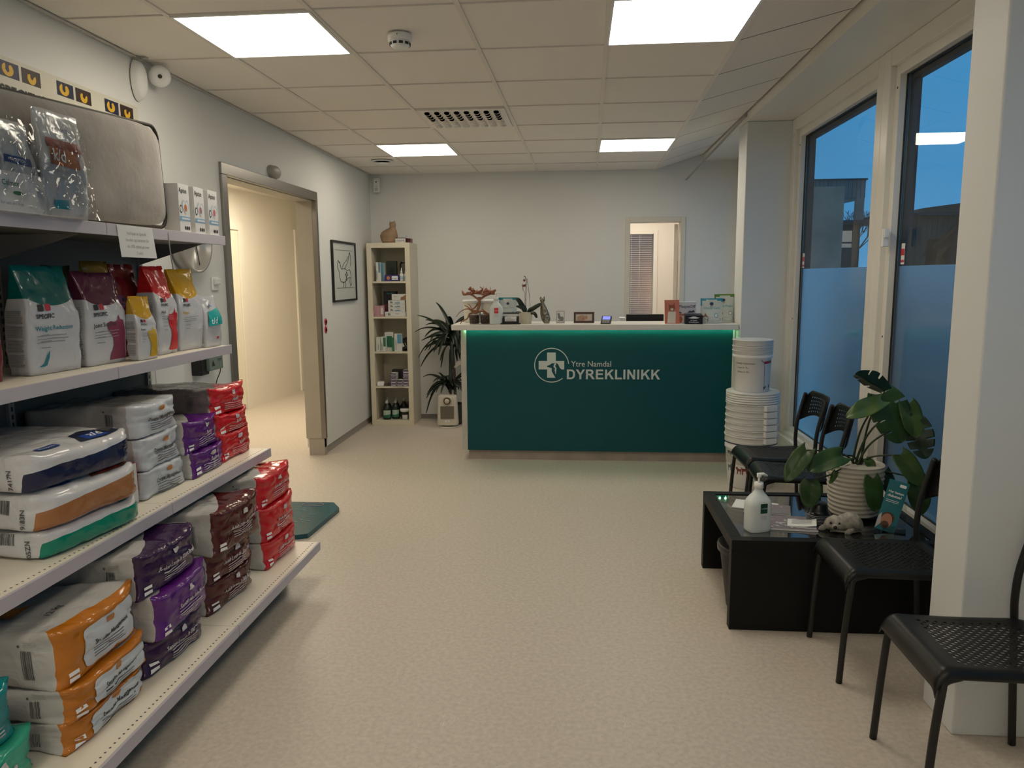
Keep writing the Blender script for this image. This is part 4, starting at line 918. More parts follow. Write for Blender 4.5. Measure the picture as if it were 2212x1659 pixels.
# PIR detector in the far corner, sensor over doorway, wall sockets, clock, black door holder
t = thing('motion_detector', 'small white rectangular motion detector high in the far left corner', 'motion sensor', (-2.065, 7.80, 2.375)); MB().box(-.032,0,0,.032,.045,.145).build('housing', white_plastic, t, bevel=.008)
m = MB(); Mx = Matrix.Rotation(R(90), 4, 'X'); m.lathe([(0,.001),(.007,.001)], (0,0,.105), 12, M=Mx); m.lathe([(0,.001),(.004,.001)], (0,0,.06), 10, M=Mx); m.build('lens', ink, t)
m = MB()
for k in range(5): m.box(-.018,-.0012,.014+k*.007,.018,0,.017+k*.007)
m.build('speaker_grille', mat('grey_grille', (.35,.34,.31), .5), t)
t = thing('door_sensor', 'grey rounded door sensor on the wall just above the steel doorway frame', 'motion sensor', (XL, 5.31, 2.29)); m = MB(); m.grid(lambda u, v: (.045*math.sqrt(max(0, 1-v**3)), .10*v*math.cos(2*PI*u), -.035+.055*v*math.sin(2*PI*u)*(.8 if math.sin(2*PI*u) > 0 else 1)), 28, 8); m.build('shell', mat('sensor_grey', (.36,.34,.30), .4), t)
t = thing('wall_clock', 'large round wall clock half hidden by the top shelf', 'clock', (XL, 4.03, 1.71)); Mx = Matrix.Rotation(R(90), 4, 'Y')
MB().lathe([(.0,.0),(.165,.0),(.17,.03),(.168,.075),(.155,.075),(.153,.06)], n=56, M=Mx).build('case', mat('clock_rim', (.45,.44,.41), .3, .5), t); MB().lathe([(.153,.058),(0,.058)], n=56, M=Mx).build('dial', mat('clock_dial', (.62,.60,.54), .5), t)
m = MB(); m.box(.060,-.004,-.01,.062,.004,.10); m.box(.062,-.003,-.13,.064,.003,.01, M=Matrix.Rotation(R(15), 4, 'X')); m.build('hand', ink, t)
t = thing('wall_switch', 'small white wall switch beside the doorway frame', 'wall switch', (XL, 4.34, 1.48)); MB().box(0,-.04,-.04,.012,.04,.04).build('plate', white_plastic, t, bevel=.004); MB().box(.012,-.03,-.005,.03,.03,.03).build('rocker', white_plastic, t, bevel=.004)
t = thing('wall_tablet', 'small grey-green device on a black bracket on the left wall below the pouches', 'wall device', (XL, 4.13, 1.02)); MB().box(0,-.12,-.05,.06,-.03,.04).build('bracket', black_plastic, t, bevel=.005); MB().box(.05,-.06,-.03,.08,.10,.055).build('device', mat('device_grey_green', (.17,.22,.19), .5), t, bevel=.004)
m = MB(); m.text('ooo', .03, lambda a, b: (.081, .03+a, .02+b), 0); m.poly([(-.04,-.005),(.0,-.005),(-.02,.03)], lambda a, b: (.081, a, b), 0); m.build('markings', ink, t); m = MB(); m.tube(smooth([(.06,.10,-.0),(.05,.12,-.05),(.03,.10,-.12),(.02,.10,-.22)]), .003, 6); m.build('cable', black_plastic, t)
t = thing('notice_sheet', 'blank white sheet taped to the left wall under the pouch shelf', 'paper sheet', (XL+.001, 3.79, .98)); MB().box(0,-.14,-.12,.001,.14,.10).build('sheet', paper, t)
# shelf header poster
t = thing('specific_poster', 'cream wall strip with yellow cat eyes and SPECIFIC lettering above the shelves', 'poster', (XL, 3.0, 2.17))
MB().box(.001,-1.25,-.30,.004,.663,.172).build('strip', mat('poster_cream', (.66,.63,.52), .5), t)
navy = mat('poster_navy', (.012,.014,.05), .5); brown_sq = mat('poster_brown', (.03,.012,.008), .5); yel = mat('poster_yellow', (.72,.42,.02), .5)
m = MB()
for gy in (-.87, -.555, -.24, .078, .398):
    for k, (a0, mi) in enumerate(((gy, 0), (gy+.118, 1))):
        m.poly([(a0,.099),(a0+.104,.099),(a0+.104,.156),(a0,.156)], lambda a, b: (.0046, a, b), mi)
        c0 = a0+.045 if k == 0 else a0+.055; r_ = .030; rz_ = .024
        pts = [(c0+r_*math.cos(R(a)), .127+rz_*math.sin(R(a))) for a in range(115, 426, 12)] + [(c0+.006,.142),(c0+.008,.122),(c0-.002,.116),(c0-.012,.126),(c0-.010,.142)]
        if k: pts = [(c0-.001+.024*math.cos(R(a)), .125+.024*math.sin(R(a))) for a in range(150, 391, 12)] + [(c0+.010,.13),(c0+.003,.118),(c0-.008,.125),(c0-.008,.140)]
        m.poly(pts, lambda a, b: (.0052, a, b), 2)
    m.text("'SPECIFIC'", .062, lambda a, b: (.005, gy-.015+a, .024+b), 3, .035, .25)
m.build('printing', [navy, brown_sq, yel, ink], t)

# ------------------------------------------------------------------ shop shelving along the left wall
SY, SYE = 2.62, 3.545            # joint between the bays, end of the unit
board_m = mat('shelf_board_cream', (.84,.78,.66), .4); rail_m = mat('shelf_price_rail', (.50,.47,.52), .4); back_m = mat('shelf_back_grey', (.115,.115,.11), .5)
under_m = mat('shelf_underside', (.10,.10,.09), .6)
t = thing('gondola_frame', 'dark grey back panel and slotted uprights of the shop shelving', 'shelving frame', (XL, SYE, 0))
FX = XL+.002
for y0, y1, zt in ((SY+.015, SYE-.0, 1.69), (SY-.925+.015, SY-.015, 1.72), (SY-1.85, SY-.94, 1.72)):
    # far bay: panel only reaches the upright; wall shows beyond it
    MB().box(.0, y0-SYE, .10, .018, y1-SYE, zt).build('back_panel', back_m, t)
for yy in (SYE, SY, SY-.925):
    m = MB(); m.box(0, yy-SYE-.015, 0, .03, yy-SYE+.015, 1.76, 0)
    for k in range(54): m.box(.0302, yy-SYE-.004, .12+k*.03, .0308, yy-SYE+.004, .137+k*.03, 1)
    m.build('slotted_upright', [mat('upright_grey', (.30,.29,.27), .5), ink], t)
def shelf(z, xf, y0, y1, lab, holes):
    t = thing('shop_shelf', lab, 'shelf', (XL+.03, y0, z)); L = y1-y0-.003; d = xf-(XL+.03)
    MB().box(0, 0, -.022, d-.004, L, 0).build('board', [board_m], t)
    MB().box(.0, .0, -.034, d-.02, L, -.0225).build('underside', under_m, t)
    rh = .040
    MB().box(d-.004, 0, -rh, d+.006, L, .003).build('price_rail', rail_m, t, bevel=.0015)
    for s in (0, 1):
        m = MB(); y = .004 if s == 0 else L-.008
        m.add([(0,y,-.034),(d*.75,y,-.034),(0,y,-.13),(0,y+.004,-.034),(d*.75,y+.004,-.034),(0,y+.004,-.13)], [(0,1,2),(3,5,4),(0,3,4,1),(1,4,5,2),(2,5,3,0)])
        m.build('bracket', mat('bracket_grey', (.22,.21,.20), .5), t)
    if holes:
        m = MB()
        for k in range(int(L/.022)): y = .012+k*.022; m.add([(d-.030,y,.0006),(d-.024,y,.0006),(d-.024,y+.007,.0006),(d-.030,y+.007,.0006)], [(0,1,2,3)])
        m.build('hole_row', mat('hole_grey', (.10,.09,.08), .8), t)
    return t
heights = ((.192, -1.29, True, 'bottom'), (.672, -1.52, True, 'second lowest'), (1.187, -1.69, False, 'pouch'), (1.708, -1.69, False, 'top'))
for z, xf, hl, nm in heights:
    shelf(z, xf, SY, SYE, nm + ' shelf of the far bay, next to the doorway', hl); shelf(z, xf, SY-.925, SY, nm + ' shelf of the near bay, running out of the photo', hl)
# legs below the bottom shelf
for yy in (SYE-.04, SY, SY-.925):
    t = thing('shelf_base_foot', 'low grey foot carrying the bottom shelf, %s' % ('at the doorway end' if yy > 3 else 'at the joint of the bays' if yy > 2 else 'at the near end'), 'shelf foot', (XL+.03, yy, 0)); MB().box(0,-.02,0,.66,.02,.155).build('foot', mat('bracket_grey', '#000'), t)

# ------------------------------------------------------------------ bags
plastic_white = None
def bag_material(name, base, col, rough=.17, sheen_col=None):
    m = bpy.data.materials.new(name); m.use_nodes = True; nt = m.node_tree; b = nt.nodes['Principled BSDF']
    at = nt.nodes.new('ShaderNodeAttribute'); at.attribute_name = 'zone'
    gt = nt.nodes.new('ShaderNodeMath'); gt.operation = 'GREATER_THAN'; gt.inputs[1].default_value = 0
    mx = nt.nodes.new('ShaderNodeMixRGB'); mx.inputs[1].default_value = tuple(base)+(1,); mx.inputs[2].default_value = tuple(col)+(1,)
    nt.links.new(at.outputs['Fac'], gt.inputs[0]); nt.links.new(gt.outputs[0], mx.inputs[0]); nt.links.new(mx.outputs[0], b.inputs['Base Color'])
    b.inputs['Roughness'].default_value = rough
    tc = nt.nodes.new('ShaderNodeTexCoord'); n = nt.nodes.new('ShaderNodeTexNoise'); n.inputs['Scale'].default_value = 9; n.inputs['Detail'].default_value = 3; n.inputs['Distortion'].default_value = .8
    bp = nt.nodes.new('ShaderNodeBump'); bp.inputs['Strength'].default_value = .55; bp.inputs['Distance'].default_value = .02
    nt.links.new(tc.outputs['Object'], n.inputs['Vector']); nt.links.new(n.outputs['Fac'], bp.inputs['Height']); nt.links.new(bp.outputs[0], b.inputs['Normal'])
    return m
class Bag:
    N = 18
    def __init__(s, L, W, H, seed, k=9, bulge=(.02,.03,.10), wr=.006, rear=.15, ears=0., crease=None, pouch=False):
        s.L, s.W, s.H, s.seed, s.k, s.b, s.wr, s.rear, s.ears, s.crease, s.pouch = L, W, H, seed, k, bulge, wr, rear, ears, crease, pouch; s.c = {}
    def f(s, p):
        px, py, pz = p; r_ = max(abs(px), abs(py)) or 1; q = ((abs(px)**s.k+abs(py)**s.k)**(1/s.k)/r_ if s.pouch else (abs(px)**s.k+abs(py)**s.k+abs(pz)**s.k)**(1/s.k)) or 1; x, y, z = px/q, py/q, (pz if s.pouch else pz/q)
        ax, ay, az = 1-px*px, 1-py*py, 1-pz*pz
        if s.pouch:
            h = (z+1)/2; dep = (.86+.2*math.sin(PI*min(1, h*1.25)))*(1 if h < .55 else max(.10, 1-((h-.55)/.45)**1.6*.92))
            wid = (1 if h < .55 else 1-.12*math.sin(PI/2*min(1, (h-.55)/.2))+(.10*max(0, (h-.80)/.20)))*(1-.03*max(0,(.12-h)/.12))
            wid *= 1-.05*math.sin(PI*min(1,h/.6))*0
            X_ = s.L/2*x*dep*(1+.10*ay*az) - s.L*.12*max(0, h-.55); Y_ = s.W/2*y*wid; Z_ = s.H*h
        else:
            X_ = s.L/2*x*(1+s.b[0]*ay*az*4); Y_ = s.W/2*y*(1+s.b[1]*ax*az); Z_ = s.H/2*z*(1+s.b[2]*ax*ay)
            Z_ *= 1-s.rear*(1-px)/2; Z_ += s.H/2
            # pinched crimp: upper and lower front edges stick out a bit
            if px > .5: X_ += .010*abs(pz)**4*((px-.5)*2)
            if s.ears and px > .6:
                e = max(0, abs(py)-.75)*4*max(0, abs(pz)-.6)*2.5*(px-.6)*2.5; Y_ += math.copysign(s.ears*.02*e, py); Z_ += math.copysign(s.ears*.016*e, pz)*(1 if pz > 0 else .2)
            if s.crease and px > .3: 
                for (c0, c1, amp, wd) in s.crease: X_ -= amp*math.exp(-((pz-c0-c1*py)/wd)**2)*(px-.3)
        P = Vector((X_, Y_, Z_)); o = Vector((s.seed*7.3, s.seed*3.1, s.seed*1.7))
        n = noise.noise_vector(P*7+o)*s.wr + noise.noise_vector(Vector((P.x*11, P.y*26, P.z*17))+o)*s.wr*.45
        rid = abs(noise.noise(Vector((P.x*9, P.y*9+P.z*14, P.z*5))+o)); n += Vector((px, py*.6, pz*.6))*(-s.wr*.9*max(0, .18-rid)/.18)
        n.z *= min(1, (pz+1.0)*1.5) ; P = P+n; P.z = max(P.z, 0.0); return P
    def g(s, p):
        k = tuple(round(a, 4) for a in p)
        if k not in s.c: s.c[k] = s.f(k)
        return s.c[k]
    def face(s, axis, sign):
        def to(a, b): return (sign, a, b) if axis == 'x' else ((a, sign, b) if axis == 'y' else (a, b, sign))
        return to
    def body(s, zone):
        N = s.N; idx = {}; V = []; F = []; Z = []
        def vi(p):
            k = tuple(round(a, 4) for a in p)
            if k not in idx: idx[k] = len(V); V.append(tuple(s.g(k))); Z.append(zone(*k))
            return idx[k]
        for ax in 'xyz':
            for sg in (-1, 1):
                to = s.face(ax, sg); flip = (sg < 0) != (ax == 'y')
                for i in range(N):
                    for j in range(N):
                        a0, a1, b0, b1 = [-1+2*q/N for q in (i, i+1, j, j+1)]
                        q = [vi(to(a0,b0)), vi(to(a1,b0)), vi(to(a1,b1)), vi(to(a0,b1))]
                        F.append(tuple(q[::-1] if flip else q))
        return V, F, Z
    def on(s, ax, sg, off=.0010):
        off = off+.0016
        """maps face coordinates in metres (centred) onto the actual mesh surface"""
        to = s.face(ax, sg); ext = {'x': (s.W/2, s.H/2), 'y': (s.L/2, s.H/2), 'z': (s.L/2, s.W/2)}[ax]; N = s.N
        def fn(a, b):
            a = max(-.999, min(.999, a/ext[0])); b = max(-.999, min(.999, b/ext[1]))
            i = math.floor((a+1)*N/2); j = math.floor((b+1)*N/2); u = (a+1)*N/2-i; v = (b+1)*N/2-j
            c = [s.g(to(-1+2*(i+p)/N, -1+2*(j+q)/N)) for p, q in ((0,0),(1,0),(1,1),(0,1))]
            P = c[0]*(1-u)*(1-v)+c[1]*u*(1-v)+c[2]*u*v+c[3]*(1-u)*v
            nn = (c[1]-c[0]).cross(c[3]-c[0]); 
            if nn.length > 1e-12: nn.normalize()
            d = {'x': Vector((sg,0,0)), 'y': Vector((0,sg,0)), 'z': Vector((0,0,sg))}[ax]
            if nn.dot(d) < 0: nn = -nn
            return P+nn*off
        return fn
def bag_body(B, zone, m, parent, name='bag'):
    V, F, Z = B.body(zone); me = bpy.data.meshes.new(name); me.from_pydata(V, [], F); me.materials.append(m)
    a = me.attributes.new('zone', 'FLOAT', 'POINT'); a.data.foreach_set('value', Z)
    me.polygons.foreach_set('use_smooth', [True]*len(F)); me.update(); o = bpy.data.objects.new(name, me); COL.objects.link(o); o.parent = parent; return o
def patch(m, fn, cx, c_y, w, h, mi=0, r=5, n=10):
    """rounded-rectangle patch laid onto a surface"""
    def g(u, v):
        a, b = 2*u-1, 2*v-1; rr = max(abs(a), abs(b)); q = (abs(a)**r+abs(b)**r)**(1/r) if rr > 0 else 1
        k = rr/q if q else 1; return fn(cx+w/2*a*k, c_y+h/2*b*k)
    m.grid(g, n, n, mi)
def tpoly(m, fn, pts, mi=0, cuts=2):
    """outline laid on a curved surface, triangles subdivided so that they follow it"""
    tri = [tuple(Vector((pts[i][0], pts[i][1], 0)) for i in t_) for t_ in tessellate_polygon([[Vector((x, y, 0)) for x, y in pts]])]
    for _ in range(cuts):
        nt = []
        for a, b, c in tri: ab, bc, ca = (a+b)/2, (b+c)/2, (c+a)/2; nt += [(a,ab,ca),(ab,b,bc),(ca,bc,c),(ab,bc,ca)]
        tri = nt
    for a, b, c in tri: m.add([fn(a.x, a.y), fn(b.x, b.y), fn(c.x, c.y)], [(0,1,2)], mi)
def bar_lines(m, fn, x0, x1, ys, th, mi=0, ragged=0, sd=0):
    random.seed(sd)
    for y in ys:
        e = x1-ragged*random.random(); n = 6
        for k in range(n):
            a, b = lerp(x0, e, k/n), lerp(x0, e, (k+1)/n); m.add([fn(a,y),fn(b,y),fn(b,y+th),fn(a,y+th)], [(0,1,2,3)], mi)
def barcode(m, fn, cx, c_y, w, h, mi=0, sd=0, vert=False):
    random.seed(sd); x = -w/2
    while x < w/2:
        bw = random.choice((.0012,.002,.003,.004)); n = 4
        for k in range(n):
            y0, y1 = -h/2+h*k/n, -h/2+h*(k+1)/n; q = [(x,y0),(min(x+bw,w/2),y0),(min(x+bw,w/2),y1),(x,y1)]
            m.add([fn(cx+a, c_y+b) if not vert else fn(cx+b, c_y+a) for a, b in q], [(0,1,2,3)], mi)
        x += bw+random.choice((.0015,.002,.003))
BASE = (.50,.49,.47)
bag_m = {
 'red': bag_material('red_bag_film', BASE, (.60,.012,.022)), 'brown': bag_material('maroon_bag_film', BASE, (.085,.012,.012)),
 'dark': bag_material('dark_purple_bag_film', BASE, (.036,.011,.058)), 'purple': bag_material('purple_bag_film', BASE, (.105,.012,.19)),
 'orange': bag_material('orange_bag_film', BASE, (.52,.17,.012)), 'white': bag_material('white_bag_film', (.40,.385,.37), (.55,.58,.62)),
 'greyred': bag_material('grey_sided_red_bag_film', (.20,.17,.165), (.60,.012,.022)),
 'navy': bag_material('navy_bag_film', (.62,.62,.64), (.012,.018,.06)), 'tan': bag_material('tan_bag_film', (.62,.62,.64), (.38,.16,.06)), 'green': bag_material('green_bag_film', (.62,.62,.64), (.0,.23,.15)),
 'teal': bag_material('teal_bag_film', BASE, (.0,.22,.24)), 'mint': bag_material('mint_bag_film', (.6,.6,.6), (.03,.40,.26)),
}
lab_white = mat('bag_label_white', (.58,.62,.66), .35); orange_tag = mat('orange_tag', (.50,.20,.06), .4); dark_grey = mat('bag_dark_print', (.05,.05,.05), .5); logo_red = mat('logo_red', (.45,.02,.04), .5)
pale_grey = mat('bag_pale_print', (.36,.36,.35), .5); hill_blue = mat('hill_blue', (.02,.06,.24), .4)
def lying(kind, title, xf, yc, z, W_, H_, L_, seed, lab, group, rz=0, oval=True, kg='12 kg', front_text=True, ears=1., squash=None):
    B = Bag(L_, W_, H_, seed, ears=ears, k=13, bulge=(.012,.02,.06), crease=[(-.15+.2*noise.noise(Vector((seed,0,0))), .25*math.sin(seed), .008, .10), (.45, .4*math.cos(seed*2), .005, .07)], wr=.0085)
    t = thing('pet_food_bag', lab, 'pet food bag', (xf-L_/2, yc, z), rz, group)
    def zone(px, py, pz):
        if kind in ('white',): return px-.80+.05*math.sin(py*5+seed)
        if kind == 'orange':
            return px-(.93 if abs(py) > .99 else .86+.05*py)
        if abs(py) > .99: return px-.955
        if pz > .99 and oval: return px-(.90-.62*max(0, (py+.75)/1.75)**1.3)
        return px-.95
    panel = bag_body(B, zone, bag_m[kind], t)
    F = B.on('x', 1, .0010); F2 = B.on('x', 1, .0022); lm = MB()
    ik = 3 if kind in ('orange', 'white') else 0
    if kind == 'orange':
        q = MB(); patch(q, F, .03*W_/.37, -.0*H_, W_*.72, H_*.74, r=7, n=30); panel = q.build('label_panel', lab_white, t)
    q = MB(); patch(q, F2, .02, H_*.27, .036, .016+H_*.03, 0, r=4, n=8); q.build('weight_tag', [orange_tag if kind in ('orange','white') else mat('tag_lilac_white', (.62,.60,.62), .4)], t)
    q = MB()
    sz = .025 if len(title) < 14 else .021
    if kind == 'white': sz = .021
    q.text(title, sz, lambda a, b: F2((.03 if kind != 'white' else .015)+a, -.005+b), ik, .028, None, 'c', .008)
    tw2 = W_*.50; bar_lines(q, F2, -.06, .10, [-.018-.0085*k for k in range(4)], .0022, ik, .03, seed)
    q.build('lettering', [mat('bag_print_white', (.60,.57,.60), .5), white_ink, pale_grey, dark_grey], panel)
    if kind not in ('white',):
        q = MB(); 
        for k in range(2): a0 = -W_/2*.90; q.add([F2(a0, -H_*.40+k*.017), F2(a0+.034, -H_*.40+k*.017+.002), F2(a0+.034, -H_*.40+k*.017+.012), F2(a0, -H_*.40+k*.017+.010)], [(0,1,2,3)])
        q.build('corner_stripes', white_ink, t)
    G = B.on('y', -1, .0012); q = MB(); barcode(q, G, L_/2-.105, -H_*.02, .030, H_*.52, 0, seed, False); bar_lines(q, G, L_/2-.11, L_/2-.07, [H_*.30+.006*k for k in range(3)], .0016, 1)
    patch(q, G, L_/2-.125, H_*.32, .008, .008, 0, r=2, n=3); q.build('barcode', [mat('barcode_ink', (.10,.10,.10), .5), pale_grey], t)
    if kind != 'white' :
        T_ = B.on('z', 1, .0012); q = MB()
        q.text(kg, .026, lambda a, b: T_(L_/2-.12-b, -.06+a), 0, .01)
        for k in range(3):
            cx = L_/2-.20-k*.045; ring = [T_(cx+.016*math.cos(2*PI*i/16), -.13+.016*math.sin(2*PI*i/16)) for i in range(16)]; ring2 = [T_(cx+.0145*math.cos(2*PI*i/16), -.13+.0145*math.sin(2*PI*i/16)) for i in range(16)]
            q.add(ring+ring2, [(i, (i+1) % 16, 16+(i+1) % 16, 16+i) for i in range(16)], 1)
        bar_lines(q, T_, L_/2-.30, L_/2-.18, [.05, .062, .074], .002, 1, .03, seed)
        q.build('top_print', [dark_grey, pale_grey], t)
        if kind == 'orange':
            q = MB(); cx, c_y = L_/2-.26, -.05; tpoly(q, T_, [(cx-.02,c_y-.05),(cx+.03,c_y-.035),(cx+.045,c_y-.05),(cx+.04,c_y+.01),(cx+.05,c_y+.05),(cx,c_y+.025),(cx-.03,c_y+.045),(cx-.018,c_y)], 0, 2); q.build('dog_silhouette', orange_tag, t)
    return t
AL, SL, SM = 'Adult Large & Giant Breed', 'Senior Large & Giant Breed', 'Senior Medium Breed'
ztB = .193
def stack(kind, titles, xf, yc, z0, W_, Hs, L_, seed, labs, group, rzs=None, offs=None, **kw):
    z = z0
    for k, h in enumerate(Hs):
        kd = kind[k] if isinstance(kind, (list, tuple)) else kind
        lying(kd, titles[k] if isinstance(titles, (list, tuple)) else titles, xf+(offs[k] if offs else 0), yc, z, W_, h*1.01, L_[k] if isinstance(L_, (list, tuple)) else L_, seed+k, labs[k], group, rz=(rzs[k] if rzs else 0), **kw)
        z += h
stack('red', 'Adult Medium Breed', -1.395, 3.335, ztB, .35, (.122,.155,.145), .62, 1, ['large red-ended food bag on the bottom shelf, lowest of the stack nearest the doorway', 'large red-ended food bag on the bottom shelf, middle of the stack nearest the doorway', 'large red-ended food bag on the bottom shelf, topmost of the stack nearest the doorway'], 'red-ended bags on the bottom shelf', offs=(0,.0,-.012))
stack('brown', AL, -1.405, 2.885, ztB, .35, (.120,.118,.172), .62, 11, ['maroon-ended food bag, lowest of the maroon stack on the bottom shelf', 'maroon-ended food bag in the middle of its stack', 'big maroon-ended food bag with white oval top, topmost of its stack'], 'maroon-ended bags on the bottom shelf', rzs=(R(-4),R(-2),R(-3)), offs=(-.01,-.01,.03))
stack(('dark','purple','dark'), (SL, SM, SL), -1.395, 2.41, ztB, .355, (.118,.150,.148), .62, 21, ['dark purple food bag lying directly on the bottom shelf', 'bright purple-ended food bag between two dark purple ones', 'dark purple food bag with a white oval, topmost of its stack'], 'purple bags on the bottom shelf', rzs=(R(-3),R(2),R(-2)), offs=(0,.02,-.012))
stack('orange', 'Struvite Management', -1.40, 2.005, ztB, .37, (.085,.098,.165), .62, 31, ['orange and white Struvite Management bag, lowest of three, squashed flat', 'orange and white Struvite Management bag, middle of three', 'fullest orange and white Struvite Management bag, topmost of three'], 'orange and white bags on the bottom shelf', rzs=(0,R(1),R(2)), offs=(0,.01,-.012), oval=False)
lying('mint', 'Sensitive', -1.455, 1.60, ztB, .30, .115, .6, 41, 'mint green and white bag cut off by the bottom left photo corner', 'near bags cut by the photo edge', rz=R(3))
lying('teal', 'Weight', -1.485, 1.595, ztB+.118, .29, .15, .6, 42, 'teal bag on top of the mint green bag at the left photo edge', 'near bags cut by the photo edge')
zt3 = .673
stack(('red','red','greyred'), 'Adult', -1.62, 3.385, zt3, .305, (.122,.090,.122), (.45,.45,.50), 51, ['smaller red bag, lowest of three on the second shelf beside the doorway', 'smaller red bag, squeezed in the middle of three on the second shelf', 'smaller red bag with long grey side, topmost on the second shelf'], 'small red bags on the second shelf', rzs=(0,R(-2),R(-2)), offs=(.01,0,-.01))
stack('purple', 'Senior', -1.615, 3.085, zt3, .285, (.103,.130), .45, 61, ['small purple bag lying on the second shelf board', 'small purple bag with white top lying on the other purple one'], 'small purple bags on the second shelf', rzs=(R(3),R(2)), offs=(.01,-.01))
stack('white', 'Crystal Management', -1.64, 2.79, zt3, .295, (.108,.125,.130), .45, 71, ['white Crystal Management bag, lowest of three', 'white Crystal Management bag, middle of three', 'white Crystal Management bag, topmost of three'], 'white Crystal Management bags', rzs=(R(-1),R(2),R(1)), offs=(.01,0,-.01), ears=.4)
# three long bags lying at the near end of the second shelf
def hills(kind, xf, yc, z, W_, H_, L_, seed, lab, words, rz, code):
    B = Bag(L_, W_, H_, seed, k=7, bulge=(.01,.02,.12), wr=.007, rear=.05, ears=.5)
    t = thing('pet_food_bag', lab, 'pet food bag', (xf-L_/2*math.cos(rz), yc-L_/2*math.sin(rz), z), rz, 'long white bags on the second shelf')
    def zone(px, py, pz):
        if px > .99: return {'navy': .30, 'tan': .38, 'green': .45}[kind]-pz+.25*py
        return -1
    bag_body(B, zone, bag_m[kind], t)
    T_ = B.on('z', 1, .0012); q = MB(); x0 = L_/2
    patch(q, T_, x0-.045, -.105*W_/.47, .034, .085, 0, r=8, n=6)
    q.text('PRESCRIPTION', .010, lambda a, b: (T_(x0-.038-b, -.14*W_/.47+a)+Vector((0,0,.0012))), 1, .02)
    q.build('brand_panel', [hill_blue, white_ink], t)
    q = MB(); tpoly(q, T_, [(x0-.015,.02),(x0-.10,.04),(x0-.13,.11),(x0-.07,.20),(x0-.015,.225)], 0, 3); tpoly(q, lambda a, b: T_(a, b)+Vector((0,0,.0008)), [(x0-.02,.06),(x0-.07,.05),(x0-.085,.13),(x0-.03,.17)], 1, 2)
    q.build('color_panel', [{'navy': mat('navy_print', (.015,.02,.05), .35), 'tan': mat('brown_print', (.16,.04,.015), .35), 'green': mat('green_print', (.0,.14,.09), .35)}[kind], {'navy': mat('blue_print', (.02,.07,.35), .35), 'tan': mat('red_print', (.55,.06,.05), .35), 'green': mat('red_print', '#000')}[kind]], t)
    q = MB(); tpoly(q, lambda a, b: T_(a, b)+Vector((0,0,.001)), [(x0-.10,.165),(x0-.085,.20),(x0-.10,.215),(x0-.07,.222),(x0-.05,.21),(x0-.052,.19),(x0-.035,.175),(x0-.06,.172),(x0-.08,.16)], 0, 1)
    q.build('pet_portrait', dark_grey, t)
    if kind == 'navy':
        q = MB(); tpoly(q, T_, [(x0-.42,-.21),(x0-.30,-.225),(x0-.20,-.20),(x0-.17,-.15),(x0-.22,-.10),(x0-.34,-.08),(x0-.44,-.12)], 0, 3); q.text('z/d', .05, lambda a, b: T_(x0-.045-b, .085+a)+Vector((0,0,.0018)), 1, .02); q.build('cat_photo_print', [mat('cat_dark', (.035,.02,.012), .7), white_ink], t)
    G = B.on('y', -1, .0012); q = MB(); barcode(q, G, x0-.12, .022, .05, H_*.36, 0, seed, False); q.text(code, .024, lambda a, b: G(x0-.045-b, -.045+a), 0, .02, None, 'l', .008); bar_lines(q, G, x0-.34, x0-.22, [-.04+.008*k for k in range(11)], .003, 1, .01, seed)
    bar_lines(q, G, x0-.20, x0-.185, [-.045+.004*k for k in range(22)], .003, 2); q.build('barcode', [mat('barcode_ink', '#000'), mat('grey_text_block', (.30,.29,.27), .5), mat('grey_stripe', (.24,.23,.21), .5)], t)
    return t
hills('green', -1.552, 2.245, zt3, .46, .086, .56, 81, 'long white bag with green front edge, lowest of the three long bags', (), R(-6), '605ZN')
hills('tan', -1.548, 2.235, zt3+.086, .46, .120, .56, 82, 'long white bag with tan front edge, middle of the three long bags', (), R(-7), '9183N')
hills('navy', -1.57, 2.235, zt3+.205, .47, .120, .56, 83, 'long white bag with navy front edge and cat print, topmost of the three long bags', (), R(-7), '7417N')
t = carton(-1.69, 2.58, zt3, .115, .055, .152, cw, mat('red_carton', (.60,.02,.035), .35), 'narrow red and white carton squeezed between the long bags and the white bags', rz=R(80))
q = MB(); q.poly([(-.0285,.045),(.0285,.065),(.0285,.1515),(-.0285,.1515)], lambda a, b: (.0582, a, b), 0); q.poly([(-.02,.075),(.0,.11),(.0,.09),(.018,.10),(.0,.07)], lambda a, b: (.0586, a, b), 1); q.text('90105', .012, lambda a, b: (.0586, -.02+a, .018+b), 2); q.build('printing', [mat('red_carton', '#000'), white_ink, grey_ink], t)

